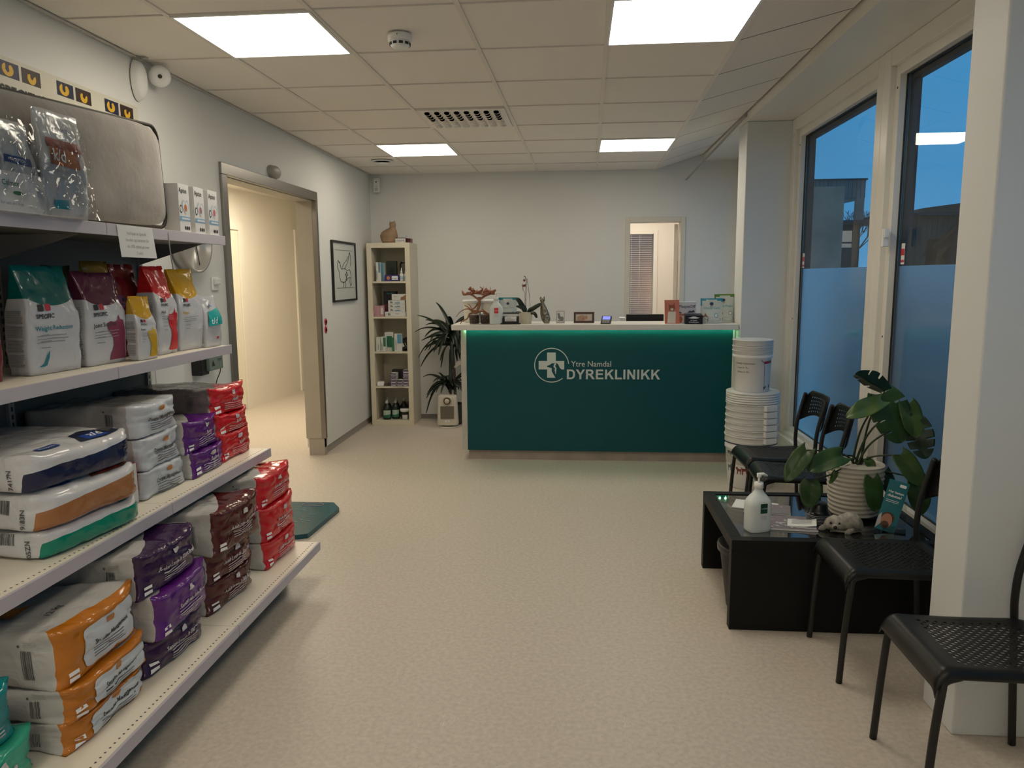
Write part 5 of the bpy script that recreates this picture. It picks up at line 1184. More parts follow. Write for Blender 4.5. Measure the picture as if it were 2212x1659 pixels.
# standing pouches on the third shelf
def standing(kind, col, xf, yc, W_, H_, D_, seed, lab, title, tcol, rz=0, silh=None, thr=.42, dip=.16, z=1.189, sub=3, white=(.56,.57,.60)):
    B = Bag(D_, W_, H_, seed, k=14, pouch=True, wr=.0045)
    D_ *= .84; B.L = D_; rz -= R(9); t = thing('pet_food_pouch', lab, 'pet food pouch', (xf-D_/2, yc, z), rz)
    mm = bag_material(kind+'_pouch_film', white, col)
    zone = (lambda px, py, pz: pz-(thr-dip*(1-py*py)*(1 if px > -.5 else 0)-(.0 if abs(py) < .99 else .02)))
    if kind == 'plain': zone = lambda px, py, pz: 1
    bag_body(B, zone, mm, t, 'pouch'); F = B.on('x', 1, .0012); F2 = B.on('x', 1, .0016); s_ = W_/.23
    q = MB(); zc = H_*.115
    for k in range(2): patch(q, F, (-.062+k*.030)*s_, zc, .024*s_, .022*s_, k, r=8, n=3)
    q.text('SPECIFIC', .019*s_, lambda a, b: F2(-.046*s_+a, zc-.034*s_+b), 2, .04, None, 'c', .008); q.build('logo', [ink, logo_red, dark_grey], t)
    q = MB(); q.text(title, .022*s_, lambda a, b: F2(-.09*s_+a, zc-.075*s_+b), 0, .02, .16*s_ if len(title) > 14 else None, 'l', .008); bar_lines(q, F2, -.085*s_, .05*s_, [zc-(.095+.011*k)*s_ for k in range(3)], .0026*s_, 1, .02, seed)
    bar_lines(q, F2, -.07*s_, -.02*s_, [-H_*.14-(.022*k)*s_ for k in range(3)], .003*s_, 1, .015, seed+2); q.build('lettering', [mat(kind+'_title_ink', tcol, .5), mat('pouch_text_grey', (.25,.26,.28), .5)], t)
    if silh is not None:
        pts = [(.005,-.46),(.018,-.30),(.012,-.22),(-.016,-.12),(-.020,-.06),(.0,-.04),(.02,-.05),(.045,-.035),(.058,.02),(.064,-.03),(.085,-.04),(.090,-.20),(.096,-.38),(.105,-.46)]
        q = MB(); tpoly(q, F, [(a*s_, b*H_) for a, b in pts], 0, 3); q.build('animal_silhouette', silh, t)
    elif kind == 'teal':
        q = MB(); tpoly(q, F, [(-.085,-.43*H_),(-.06,-.40*H_),(-.05,-.33*H_),(-.035,-.29*H_),(-.04,-.36*H_),(-.05,-.42*H_),(-.06,-.43*H_)], 0, 2); q.build('animal_silhouette', mat('teal_ink', (.02,.18,.24), .5), t)
    G = B.on('y', -1, .0012); q = MB(); bar_lines(q, G, -D_*.34, D_*.34, [-H_*.42+.0062*k for k in range(int(H_*.55/.0062)) if k % 8 != 7], .0036, 0, D_*.10, seed); q.build('side_text', mat('pouch_side_grey', (.30,.30,.29), .5), t)
    return t
standing('teal', (.0,.115,.115), -1.815, 2.49, .235, .37, .12, 101, 'teal-topped white pouch, largest on the pouch shelf', 'Weight Reduction', (.03,.22,.30), R(3))
standing('maroon', (.105,.018,.05), -1.79, 2.745, .220, .35, .12, 102, 'maroon-topped white pouch with maroon animal silhouette', 'Joint Support', (.05,.05,.05), R(4), mat('maroon_silhouette', (.22,.035,.08), .35))
standing('plain', (.20,.125,.012), -1.885, 2.885, .155, .395, .09, 103, 'olive gold pouch standing behind the maroon one', 'Puppy', (.1,.1,.1), R(5))
standing('plain', (.06,.05,.01), -1.945, 2.74, .15, .375, .08, 104, 'dark olive pouch at the back behind the maroon pouch', 'Adult', (.1,.1,.1), R(5))
standing('yellow', (.50,.28,.01), -1.725, 2.898, .120, .255, .07, 105, 'small yellow-topped pouch in front, smallest on the pouch shelf', 'Puppy', (.05,.05,.05), R(2), mat('yellow_silhouette', (.55,.34,.015), .35), thr=.45)
standing('plain', (.15,.008,.012), -1.87, 3.035, .16, .385, .09, 106, 'dark red pouch standing behind the red-topped pouch', 'Adult', (.1,.1,.1), R(4))
standing('red', (.56,.012,.02), -1.765, 3.125, .165, .375, .13, 107, 'bright red-topped pouch with red animal silhouette', 'Adult', (.05,.05,.05), R(10), mat('red_silhouette', (.55,.01,.02), .35))
standing('yellow2', (.62,.34,.01), -1.76, 3.325, .185, .365, .12, 108, 'tall yellow-topped pouch right of the red-topped one', 'Kitten', (.60,.38,.05), R(4), None)
standing('plain', (.16,.02,.03), -1.84, 2.155, .20, .34, .12, 110, 'dark red pouch at the left photo edge of the pouch shelf', 'Cat', (.5,.5,.5), 0)
t = standing('tealcare', (.56,.57,.60), -1.725, 3.465, .135, .245, .09, 109, 'small white and turquoise t/d pouch at the doorway end of the pouch shelf', 'c', (.3,.3,.3), R(5), None)
for ch in list(t.children):
    if ch.name.split('.')[0] in ('logo', 'lettering'): bpy.data.objects.remove(ch)
B = Bag(.09, .135, .245, 109, k=8, pouch=True, wr=.0045); F = B.on('x', 1, .0012)
q = MB(); turq = mat('turquoise_print', (.0,.36,.36), .4)
tpoly(q, F, [(-.055,-.02),(.055,-.02),(.050,.06),(-.050,.045)], 0, 3); q.build('turquoise_panel', turq, t)
F2 = B.on('x', 1, .0020); q = MB(); q.text('t/d', .042, lambda a, b: F2(-.035+a, -.012+b), 0, .01); bar_lines(q, F2, -.035, .015, [-.035-.008*k for k in range(4)], .002, 1); tpoly(q, F2, [(-.03,.07),(.0,.065),(-.015,.085)], 2, 1); tpoly(q, F2, [(.0,-.075),(.02,-.075),(.02,-.088),(.0,-.088)], 3, 1); q.build('lettering', [white_ink, pale_grey, hill_blue, logo_red], t)

# ------------------------------------------------------------------ things on the top shelf (z 1.708)
z1_ = 1.7095
t = thing('pet_cushion', 'grey plush pet cushion with dark piping standing on the top shelf', 'cushion', (-1.752, 2.515, z1_+.010), R(0)); t.rotation_euler = (R(.6), R(-2), 0)
cw_, ch_ = 1.30, .385
def cush(side):
    def f(u, v):
        a, b = 2*u-1, 2*v-1; k = 8; q = max(abs(a), abs(b))/((abs(a)**k+abs(b)**k)**(1/k)+1e-9); a2, b2 = a*q, b*q
        rr = (1-abs(a)**6)*(1-abs(b)**4); th = .006+.034*rr**.6+.004*noise3(a*5, b*3, side, 1)*rr
        return (side*th, a2*cw_/2-.02, (ch_/2+b2*ch_/2)*(1+.085*a2))
    return f
m = MB(); m.grid(cush(1), 40, 24); m.grid(cush(-1), 40, 24); m.build('cushion_body', mat('grey_plush', (.215,.19,.17), .85, bump=(45,.35,.004), var=(7,.22), sheen=.5), t)
m = MB(); pts = [(0, a-.02, (b+ch_/2)*(1+.085*a/cw_*2)) for a, b in rrect(cw_, ch_, .05, 6)]; pts.append(pts[0]); m.tube(pts, .0075, 8); m.build('piping', mat('dark_piping', (.035,.028,.022), .7), t)
# three supplement boxes
for k, yc in enumerate((3.205, 3.337, 3.467)):
    t = thing('supplement_carton', ['white Aptus carton touching the cushion on the top shelf', 'white Aptus carton in the middle of the three on the top shelf', 'white Aptus carton at the doorway end of the top shelf'][k], 'box', (-1.735, yc, z1_), R(3))
    MB().box(-.035,-.050,0,.035,.050,.205).build('carton_body', mat('aptus_white', (.66,.66,.66), .35), t, bevel=.001)
    F = lambda a, b: (.0359, a, b); q = MB(); q.text('Aptus', .030, lambda a, b: F(-.045+a, .168+b), 0, .01)
    hp = [(0,.075),(-.030,.105),(-.033,.125),(-.022,.140),(-.008,.136),(0,.125),(.008,.136),(.022,.140),(.033,.125),(.030,.105)]
    q.poly([(a+.008, b) for a, b in hp], F, 1); F3 = lambda a, b: (.0363, a, b); q.poly([(a*.8+.008, .1+(b-.1)*.8) for a, b in hp], F3, 2); q.poly(ell(.008,.105,.013,.016), lambda a,b:(.0366,a,b), 3)
    q.poly(ell(-.034,.098,.012,.018), F, 0); q.poly(ell(-.034,.098,.008,.012), F3, 2)
    q.poly([(-.050,.050),(.050,.050),(.050,.068),(-.050,.068)], F, 4); q.poly([(-.030,.055),(.044,.055),(.044,.063),(-.030,.063)], F3, 2)
    for i in range(3): q.poly(ell(-.002+i*.017,.020,.0072,.0085), F, 0)
    q.build('printing', [ink, mat('heart_blue', (.42,.50,.56), .5), mat('aptus_white', '#000'), [mat('heart_orange', (.45,.13,.05), .5), mat('heart_mauve', (.35,.15,.18), .5), mat('heart_red', (.48,.10,.14), .5)][k], mat('aptus_blue_band', (.16,.36,.55), .5)], t)
# bags in clear wrap in front of the cushion (they stand on the shelf edge)
def upright(xf, yc, W_, H_, D_, seed, lab, bands, words, rz=0, name='pet_food_pouch', film=True):
    B = Bag(D_, W_, H_, seed, k=8, pouch=True, wr=.005); t = thing(name, lab, 'pet food pouch', (xf-D_/2, yc, z1_), rz)
    bag_body(B, lambda a, b, c: 1, bag_material('wrapped_white_film', (.5,.5,.5), (.50,.52,.54)), t, 'pouch'); F = B.on('x', 1, .0012); F2 = B.on('x', 1, .0045)
    q = MB(); mats_ = []
    for k, (a0, b0, a1, b1, mm) in enumerate(bands):
        n = 6; q.grid(lambda u, v: F(lerp(a0, a1, u)*W_, lerp(b0, b1, v)*H_), n, n, k); mats_.append(mm)
    q.build('color_panel', mats_, t); q = MB()
    for s_, sz, a, b, mi in words: q.text(s_, sz, lambda X_, Y_: F2(a*W_+X_, b*H_+Y_), mi, .01, None, 'l', .008)
    q.build('lettering', [white_ink, pale_grey, hill_blue], t)
    return t
kd_or = mat('kd_orange', (.42,.13,.03), .4); kd_red = mat('kd_red', (.25,.03,.02), .4)
upright(-1.655, 2.385, .215, .335, .055, 201, 'white k/d food pouch with orange and dark red bands wrapped in clear plastic', [(-.35,-.02,.30,.14,kd_or), (-.42,.14,.45,.23,kd_red), (-.30,-.42,.02,-.34,mat('kd_teal', (.0,.22,.30), .4))], [('k/d', .052, -.30, .02, 0), ("Hill's", .02, .05, .30, 2), ('kidney care', .014, -.25, -.08, 1), ('renal health', .012, -.25, -.14, 1)], R(-2))
upright(-1.655, 2.165, .19, .27, .05, 202, 'white pouch with blue oval logo and dark red corner at the left edge', [(-.30,.02,.30,.10,hill_blue), (.05,-.30,.48,-.14,kd_red)], [("PRESCRIPTION", .011, -.24, .045, 0)], R(2))
t = thing('clear_wrap_bag', 'crumpled clear plastic bag with bright creases over the k/d pouch', 'plastic bag', (-1.645, 2.37, z1_))
m = MB()
def wrap(u, v):
    a, b = 2*u-1, v; r = .02*(1-a*a)+.012; return (r+noise3(a*5+3, b*6, 1.7)*.012-.02*b, a*.14*(1-.25*b)+noise3(a*3, b*5, 9)*.01, b*.30)
m.grid(wrap, 26, 26); m.build('film', CLEAR, t)
t = thing('clear_wrap_bag', 'crumpled clear plastic bag at the left photo edge on the top shelf', 'plastic bag', (-1.648, 2.14, z1_))
m = MB(); m.grid(lambda u, v: (lambda p: (p[0], p[1], p[2]*.9))(wrap(u+.37 if u < .63 else u, v)) if False else (.018*(1-(2*u-1)**2)+noise3(u*9+7, v*6, 4.2)*.012-.02*v+.012, (2*u-1)*.13*(1-.2*v), v*.27), 26, 26); m.build('film', CLEAR, t)
t = thing('white_leaflet_card', 'white card with a green sprout logo standing at the left end of the top shelf', 'leaflet', (-1.650, 2.17, z1_))
MB().box(-.002,-.12,0,.0,.10,.115).build('card', paper, t); m = MB(); F = lambda a, b: (.0006, a, b); m.text('Calmex', .022, lambda a, b: F(-.08+a, .075+b), 0, .01); m.poly(ell(-.02,.055,.02,.006), F, 0); m.text('for cats and dogs', .013, lambda a, b: F(-.09+a, .02+b), 1); m.build('printing', [mat('sprout_green', (.03,.18,.07), .5), pale_grey], t)
# paper notice taped to the rail
t = thing('paper_notice', 'white paper notice with small handwriting-like text taped to the top shelf rail', 'notice', (-1.680, 2.79, 1.710), 0); t.rotation_euler = (0, R(4), 0)
m = MB(); m.add([(0,-.118,0),(0,.115,0),(.0,.150,-.118),(.0,-.088,-.118)], [(0,1,2,3)]); m.build('sheet', paper, t, solid=.0006)
m = MB()
for k, s_ in enumerate(('Ved kj\u00f8p av Specific', 'hunder og kattemat f\u00e5r', 'du 10% rabatt p\u00e5 hver', '5 sekk')): m.text(s_, .0165, lambda a, b: (.0012, .008+k*.007+a, -.034-k*.024+b), 0, 0, None, 'c')
m.build('lettering', pale_grey, t)
t = thing('hook_string', 'thin clear tag hanging from the top shelf rail right of the notice', 'tag', (-1.684, 3.03, 1.70)); m = MB(); m.tube(smooth([(0,0,0),(.002,.0,-.05),(0,.01,-.10),(.0,.02,-.15)]), .003, 6); m.build('cord', mat('grey_cord', (.35,.34,.32), .5), t)
# dark teal floor mat behind the shelf end
t = thing('floor_scale_mat', 'dark teal glossy mat with water-drop pattern on the floor behind the shelves', 'mat', (-1.75, 4.42, 0))
m = MB(); m.prism([(-.33,.305),(.14,.31),(.213,.195),(.185,-.305),(.12,-.33),(-.33,-.33)], lambda a, b: (a, b, .001), lambda a, b: (a, b, .028)); m.build('mat_body', mat('teal_mat', (.004,.085,.11), .22, bump=(30,.15,.002)), t, bevel=.006)
random.seed(3); m = MB()
for k in range(70):
    a = random.uniform(-.30, .12); b = random.uniform(-.28, .20); s_ = random.uniform(.006,.018)
    m.poly(ell(a, b, s_*1.6, s_*.5, 8, rot=random.uniform(-.9,.3)), lambda x_, y_: (x_, y_, .0287))
m.build('drop_pattern', mat('mat_drops', (.06,.16,.17), .25), t)
m = MB(); pts = [(.02+a, .25+b, .0295) for a, b in rrect(.14,.05,.024,6)]; pts.append(pts[0]); m.tube(pts, .003, 5); m.build('badge', mat('badge_mauve', (.30,.22,.30), .4), t)

# ------------------------------------------------------------------ white feed buckets stacked by the counter
BXc, BYc = 1.25, 5.43
tub_m = mat('bucket_white', (.74,.73,.72), .32)
def feed_bucket(z, r0, r1, h, lab, prints=None, tab=True, band=None, solidtop=False):
    t = thing('feed_bucket', lab, 'bucket', (BXc, BYc, z), 0, 'white feed buckets')
    pr = [(0,0),(r0,0),(r0+.004,.006),(r1-.006,h-.075)]
    pr += [(r1-.004,h-.055),(r1+.004,h-.053),(r1+.004,h-.030),(r1,h-.028),(r1+.001,h-.006),(r1+.006,h-.004),(r1+.006,h),(r1-.004,h)]
    pr += [(0,h)] if solidtop else [(r1-.010,h-.02),(r0-.004,.012),(0,.010)]
    MB().lathe(pr, n=64).build('tub', tub_m, t)
    return t
def ringed(z, r, h, lab, thin=False):
    """visible rim of a bucket nested in the one below"""
    t = thing('feed_bucket', lab, 'bucket', (BXc, BYc, z), 0, 'white feed buckets')
    MB().lathe([(r-.012,-.16),(r-.004,-.002),(r+.001,0),(r+.003,h*.15),(r+.002,h*.82),(r+.007,h*.84),(r+.007,h*.97),(r-.004,h*.97),(r-.016,-.14)], n=64).build('tub', tub_m, t)
    if not thin:
        m = MB(); a = R(-62); c, s = math.cos(a), math.sin(a); Mx = Matrix.Translation(((r+.004)*c, (r+.004)*s, 0)) @ Matrix.Rotation(a, 4, 'Z')
        m.box(-.012,-.048,.003,.020,.048,h*.93, 0, Mx); m.build('handle_lug', tub_m, t, bevel=.004)
    return t
t = feed_bucket(0, .150, .178, .335, 'large white feed bucket with animal silhouettes, standing on the floor under the stack')
def cylmap(r, off=.0015): return lambda a, b: lambda x, y: (0,0,0)
def onbucket(r0, r1, h, ang0):
    """a metres along the circumference, b height"""
    def F(a, b):
        r = lerp(r0, r1, b/h)+.0015; an = R(ang0)+a/r; return (r*math.cos(an), r*math.sin(an), b)
    return F
F = onbucket(.154, .173, .27, -152)
m = MB(); m.grid(lambda u, v: ((.181+.001)*math.cos(2*PI*u), (.181+.001)*math.sin(2*PI*u), .322+.014*v), 64, 1); m.build('dark_band', mat('navy_band', (.012,.02,.06), .4), t)
m = MB(); m.text('SPECIFIC', .032, lambda a, b: F(-.065+a, .205+b), 0, .04)
for k in range(2): m.poly([(-.045+k*.035,.24),(-.018+k*.035,.24),(-.018+k*.035,.265),(-.045+k*.035,.265)], F, 0)
m.poly([(-.06,.195),(.01,.185),(.06,.185),(.01,.190)], F, 0); m.build('lettering', ink, t)
dogp = [(-.030,.0),(-.024,.0),(-.022,.025),(-.004,.028),(.002,.0),(.008,.0),(.009,.030),(.022,.045),(.020,.056),(.006,.060),(-.004,.045),(-.028,.044),(-.042,.055),(-.032,.035)]
F = onbucket(.154, .173, .27, -134); m = MB()
tpoly(m, F, [(a-.065, b+.115) for a, b in dogp], 1, 1); tpoly(m, F, [(-a*.8+.005, b*.9+.108) for a, b in dogp], 0, 1); tpoly(m, F, [(a*.95+.065, b*1.1+.106) for a, b in dogp], 0, 1)
m.build('animal_silhouettes', [mat('silhouette_brown', (.20,.04,.02), .5), mat('silhouette_grey', (.12,.14,.15), .5)], t)
rk = .336
names = ['lowest bucket rim', 'second bucket rim from below', 'third bucket rim from below', 'fourth bucket rim from below', 'fifth bucket rim from below', 'sixth bucket rim from below']
for k in range(6): ringed(rk, .181-.0006*k, .046, 'white feed bucket nested in the stack, %s above the dark band' % names[k]); rk += .0462
LID = ['lowest','second lowest','third lowest','second highest','topmost']
for k in range(5):
    t = thing('bucket_lid', 'large flat white lid, %s in the pile of lids on the wide buckets' % LID[k], 'lid', (BXc, BYc, rk), 0, 'large white lids')
    MB().lathe([(0,.002),(.182,.002),(.184,.004),(.184,.0135),(.180,.0155),(.0,.0155)], n=64).build('lid', tub_m, t); rk += .0160
hh = .245
t = thing('feed_bucket', 'smaller white bucket with price text and red-topped cup picture, on top of the wide lids', 'bucket', (BXc-.012, BYc, rk), 0, 'white feed buckets')
MB().lathe([(0,0),(.118,0),(.121,.004),(.130,.235),(.137,.24),(.137,.262),(.10,.262)], n=64).build('tub', tub_m, t)
F = onbucket(.1195, .1300, .235, -124); m = MB()
m.text('TOMME F\u00d4RSPANN', .0165, lambda a, b: F(-.078+a, .196+b), 0); m.text('5 liter kr 75,-', .0165, lambda a, b: F(-.062+a, .168+b), 0); m.text('10 liter kr 50,-', .0165, lambda a, b: F(-.060+a, .138+b), 0); m.build('price_text', dark_grey, t)
F = onbucket(.1195, .1300, .235, -111); m = MB(); tpoly(m, F, [(.105,.200),(.185,.205),(.186,.222),(.104,.217)], 0, 2); tpoly(m, F, [(.106,.200),(.110,.02),(.113,.02),(.109,.200)], 1, 2); tpoly(m, F, [(.080,.225),(.105,.205),(.107,.208),(.082,.230)], 1, 1)
tpoly(m, F, [(a*.4+.118, b*.55+.014) for a, b in dogp], 1, 1); tpoly(m, F, [(a*.4+.17, b*.6+.02) for a, b in dogp], 1, 1); m.build('cup_picture', [mat('cup_red', (.30,.01,.04), .4), dark_grey], t)
zz = rk+.262
for k in range(3):
    t = thing('bucket_lid', 'small white lid, %s of three on the smaller bucket' % ['lowest','middle','topmost'][k], 'lid', (BXc-.012, BYc, zz), 0, 'small white lids')
    h_ = (.030,.030,.042)[k]; MB().lathe([(0,.001),(.134,.001),(.137,.003),(.138,h_-.006),(.141,h_-.005),(.140,h_-.001),(.130,h_),(0,h_-.003)], n=64).build('lid', tub_m, t); zz += h_+.0005

# ------------------------------------------------------------------ perforated black chairs (front towards -X, empty at the floor centre)
seat_m = mat('black_chair_plastic', (.008,.008,.008), .36, spec=.4, bump=(400,.06,.0004))
def perforated(m, fn, nu, nv, hole, rx=.30, ry=.30, mi=0):
    """sheet of nu x nv cells over u,v in 0..1, elliptical holes cut where hole(i,j) is true"""
    S = 8
    for i in range(nu):
        for j in range(nv):
            u0, u1, v0, v1 = i/nu, (i+1)/nu, j/nv, (j+1)/nv
            if not hole(i, j):
                m.add([fn(u0,v0),fn(u1,v0),fn(u1,v1),fn(u0,v1)], [(0,1,2,3)], mi, True); continue
            uc, vc = (u0+u1)/2, (v0+v1)/2; outer = []; inner = []
            for k in range(S):
                a = 2*PI*k/S; c, s = math.cos(a), math.sin(a); q = 1/max(abs(c), abs(s))
                outer.append(fn(uc+c*q/(2*nu), vc+s*q/(2*nv))); inner.append(fn(uc+c*rx/nu, vc+s*ry/nv))
            m.add(outer+inner, [(k, (k+1) % S, S+(k+1) % S, S+k) for k in range(S)], mi, True)
def make_chair(lab):
    t = thing('perforated_chair', lab, 'chair', (1.19, 2.19, 0), 0, 'black perforated metal and plastic chairs')
    # local: x from -.215 (front) to +.2 (rear)
    def seat(u, v):
        s = u*.455; yy = (v-.5)*.385
        # profile from the front lip: rolls over the front rail
        if s < .075:
            a = (s/.075)*R(78); x = -.215+.055*(1-math.cos(a))*.9; z = .385+.058*math.sin(a)+.001*s
        else:
            q = (s-.075)/.38; x = -.1755+q*.375; z = .4415+.0*q-.016*math.sin(PI*q)*(1-(2*v-1)**4)
        edge = max(0, abs(2*v-1)-.86)/.14; z -= .022*edge**2; yy *= 1-.05*u
        if u > .9: yy *= 1-.12*((u-.9)/.1)**2
        return (x, yy, z)
    m = MB(); nu, nv = 34, 30
    perforated(m, seat, nu, nv, lambda i, j: 9 <= i <= 30 and 4 <= j <= 25 and (i+j) % 2 == 0 and not (i > 28 and (j < 6 or j > 23)), .47, .46)
    m.build('seat', seat_m, t, solid=.0022, weld=True)
    def back(u, v):
        yy = (u-.5)*.37; z0 = .575+.0; zz = v
        # arched lower edge, rounded upper corners
        low = .60+.065*(1-abs(2*u-1)**2.4); hi = .795-.045*max(0, (abs(2*u-1)-.72)/.28)**2.4
        low = .60+(.058*math.cos((2*u-1)*PI/2)**.7 if abs(2*u-1) < 1 else 0)
        z = lerp(low, hi, v); x = .186+(z-.45)*.20-.022*(1-(2*u-1)**2)*-1*1.0
        e = max(0, abs(2*u-1)-.84)/.16; x -= .014*e*e
        return (x, yy, z)
    m = MB(); perforated(m, back, 28, 14, lambda i, j: 3 <= i <= 24 and 2 <= j <= 11 and i % 2 == 1 and j % 2 == 0, .49, .44)
    m.build('backrest', seat_m, t, solid=.0024, weld=True)
    r = .0115
    for s in (-1, 1):
        y = s*.178
        m = MB(); m.tube(smooth([(-.217,y*1.02,.001),(-.205,y,.22),(-.192,y,.37),(-.182,y*.97,.402),(-.14,y*.95,.416)], 5), r, 12); m.build('leg', black_metal, t)
        m = MB(); m.tube(smooth([(.215,y*1.02,.001),(.200,y,.20),(.186,y,.42),(.182,y,.50),(.190,y,.60),(.222,y*.98,.74),(.229,y*.93,.775)], 5), r, 12); m.build('leg', black_metal, t)
        m = MB(); m.tube([(-.15,y*.95,.416),(.186,y*.97,.412)], .009, 10); m.build('side_rail', black_metal, t)
    m = MB(); m.tube([(.186,-.172,.412),(.186,.172,.412)], .009, 10); m.build('cross_rail', black_metal, t)
    m = MB(); m.tube([(-.160,-.168,.412),(-.160,.168,.412)], .008, 10); m.build('cross_rail', black_metal, t)
    return t
ch0 = make_chair('black perforated chair in the right foreground in front of the cream pillar')
dup(ch0, (1.195, 2.895, 0), R(0), 'black perforated chair pulled up in front of the low black table, behind the cream pillar')
dup(ch0, (1.200, 4.175, 0), R(-3), 'black perforated chair by the window, the nearer of the pair behind the table')
dup(ch0, (1.200, 4.605, 0), R(2), 'black perforated chair by the window, the farther of the pair next to the white buckets')

# ------------------------------------------------------------------ low black table
t = thing('coffee_table', 'low black table with glass top and full-height panel ends', 'table', (.655, 3.12, 0))
TX, TY, TH = .88, .735, .40
tbl = mat('black_veneer', (.004,.004,.004), .5, spec=.3, bump=(3,.02,.001))
MB().box(0,0,0,TX,.05,.352).build('end_panel', tbl, t, bevel=.0015); MB().box(0,TY-.05,0,TX,TY,.352).build('end_panel', tbl, t, bevel=.0015)
m = MB(); m.box(0,0,.352,TX,.05,TH); m.box(0,TY-.05,.352,TX,TY,TH); m.box(0,.05,.352,.05,TY-.05,TH); m.box(TX-.05,.05,.352,TX,TY-.05,TH); m.build('top_frame', tbl, t, bevel=.0015)
MB().box(.05,.05,.352,TX-.05,TY-.05,.37).build('under_shelf', tbl, t)
MB().box(.052,.052,.388,TX-.052,TY-.052,.396).build('glass_top', mat('black_glass', (.010,.010,.011), .03, spec=1.0, coat=1), t)
# bin under the table
t = thing('waste_bin', 'black mesh waste bin under the low table', 'waste bin', (.79, 3.36, 0))
m = MB(); n = 48
m.lathe([(.0,.003),(.095,.003),(.100,.006),(.137,.288),(.142,.290),(.142,.298),(.134,.298),(.096,.012),(0,.010)], n=n); m.build('bin_body', mat('bin_mesh', (.02,.02,.02), .5, bump=(220,.8,.002)), t)
m = MB(); m.lathe([(.139,.268),(.146,.270),(.148,.292),(.146,.300),(.138,.300)], n=n); m.build('rim', mat('bin_liner', (.03,.03,.03), .35), t)

# ------------------------------------------------------------------ on the table
ZTB = .397
t = sanitizer(.792, 3.265, ZTB, R(18), 'tall translucent pump sanitizer bottle with dark green label on the low table', 1.28, mat('green_label', (.01,.06,.045), .4))
# enlarge: hexagonal shoulders
def paper_stack(x, y, z, w, d, n, rz, lab, m_top, deco, name='magazine', curl=.0):
    t = thing(name, lab, 'magazine', (x, y, z), rz, 'magazines and leaflets on the low table')
    m = MB(); m.grid(lambda u, v: ((u-.5)*w, (v-.5)*d, n*.0012+.0005+curl*(u**3)), 10, 4, 1); k = MB()
    m.box(-w/2,-d/2,0,w/2,d/2,n*.0012, 0); m.build('pages', [paper, m_top], t)
    q = MB()
    for pts, mi in deco: q.poly(pts, lambda a, b: (a*w, b*d, n*.0012+.0014+curl*((a+.5)**3)), mi)
    q.build('cover_print', [grey_ink, paper, mat('pinkish_grey', (.30,.24,.25), .5)], t); return t
mg = mat('magazine_grey', (.24,.20,.21), .4); mdk = mat('magazine_dark', (.06,.06,.07), .3)
random.seed(9)
def scrib(n, mi): return [(ell(random.uniform(-.4,.4), random.uniform(-.38,.38), random.uniform(.03,.12), random.uniform(.008,.03), 8, random.uniform(0,3)), mi) for _ in range(n)]
paper_stack(.865, 3.62, ZTB, .20, .14, 3, R(-20), 'white folded leaflet under the others at the far left', paper, [], 'leaflet')
paper_stack(.905, 3.555, ZTB+.005, .21, .15, 3, R(-14), 'dark greyish magazine lying farther back on the table', mg, [(sq(-.1,-.45,.48,-.05),0)]+scrib(10,1))
paper_stack(.93, 3.36, ZTB, .26, .19, 6, R(-6), 'pinkish grey magazine nearest the sanitizer bottle', mg, scrib(22,1)+scrib(22,0))
paper_stack(1.00, 3.325, ZTB+.009, .12, .10, 4, R(-16), 'open white leaflet on top of the pinkish magazine', paper, [(sq(-.35,.3-.12*k,.35,.33-.12*k),0) for k in range(5)], 'leaflet', .012)
# stack of black bowls
for k in range(6):
    t = thing('black_bowl', 'black plastic bowl upside down on the table, %s of the stack' % ['lowest','second from below','third from below','fourth from below','fifth from below','topmost'][k], 'bowl', (1.095, 3.405, ZTB+k*.0068), 0, 'upside-down black bowls')
    MB().lathe([(.050,0),(.052,0),(.052,.0035),(.046,.005),(.041,.022),(.036,.048),(.031,.054),(0,.055)], n=40).build('bowl', mat('glossy_black', (.006,.006,.007), .25), t)
    MB().lathe([(.0523,.0002),(.0535,.0008),(.0535,.0030),(.0523,.0036)], n=40).build('rim', mat('bowl_rim', (.22,.24,.26), .25), t)
# seal pup figure
t = thing('seal_figurine', 'grey speckled lying seal pup figurine with black nose on the table', 'figurine', (1.165, 3.285, ZTB), R(0))
fur = mat('seal_fur', (.30,.28,.24), .7, bump=(70,.7,.006), var=(40,.45))
def sbody(u, v):
    # v along body: head at -x front
    x = lerp(-.085, .085, v); pr = [(0,.002,.022),(.08,.026,.030),(.25,.036,.038),(.36,.034,.036),(.6,.043,.047),(.8,.040,.044),(.93,.026,.028),(1,.002,.020)]
    for (a, ra, za), (b_, rb, zb) in zip(pr, pr[1:]):
        if v <= b_: k = (v-a)/(b_-a); r = lerp(ra, rb, k); zc = lerp(za, zb, k); break
    an = 2*PI*u; z = zc+r*math.sin(an)*.92; return (x, r*math.cos(an)-.012*math.sin(v*3)+(0), max(.001, z))
m = MB(); m.grid(sbody, 28, 32)
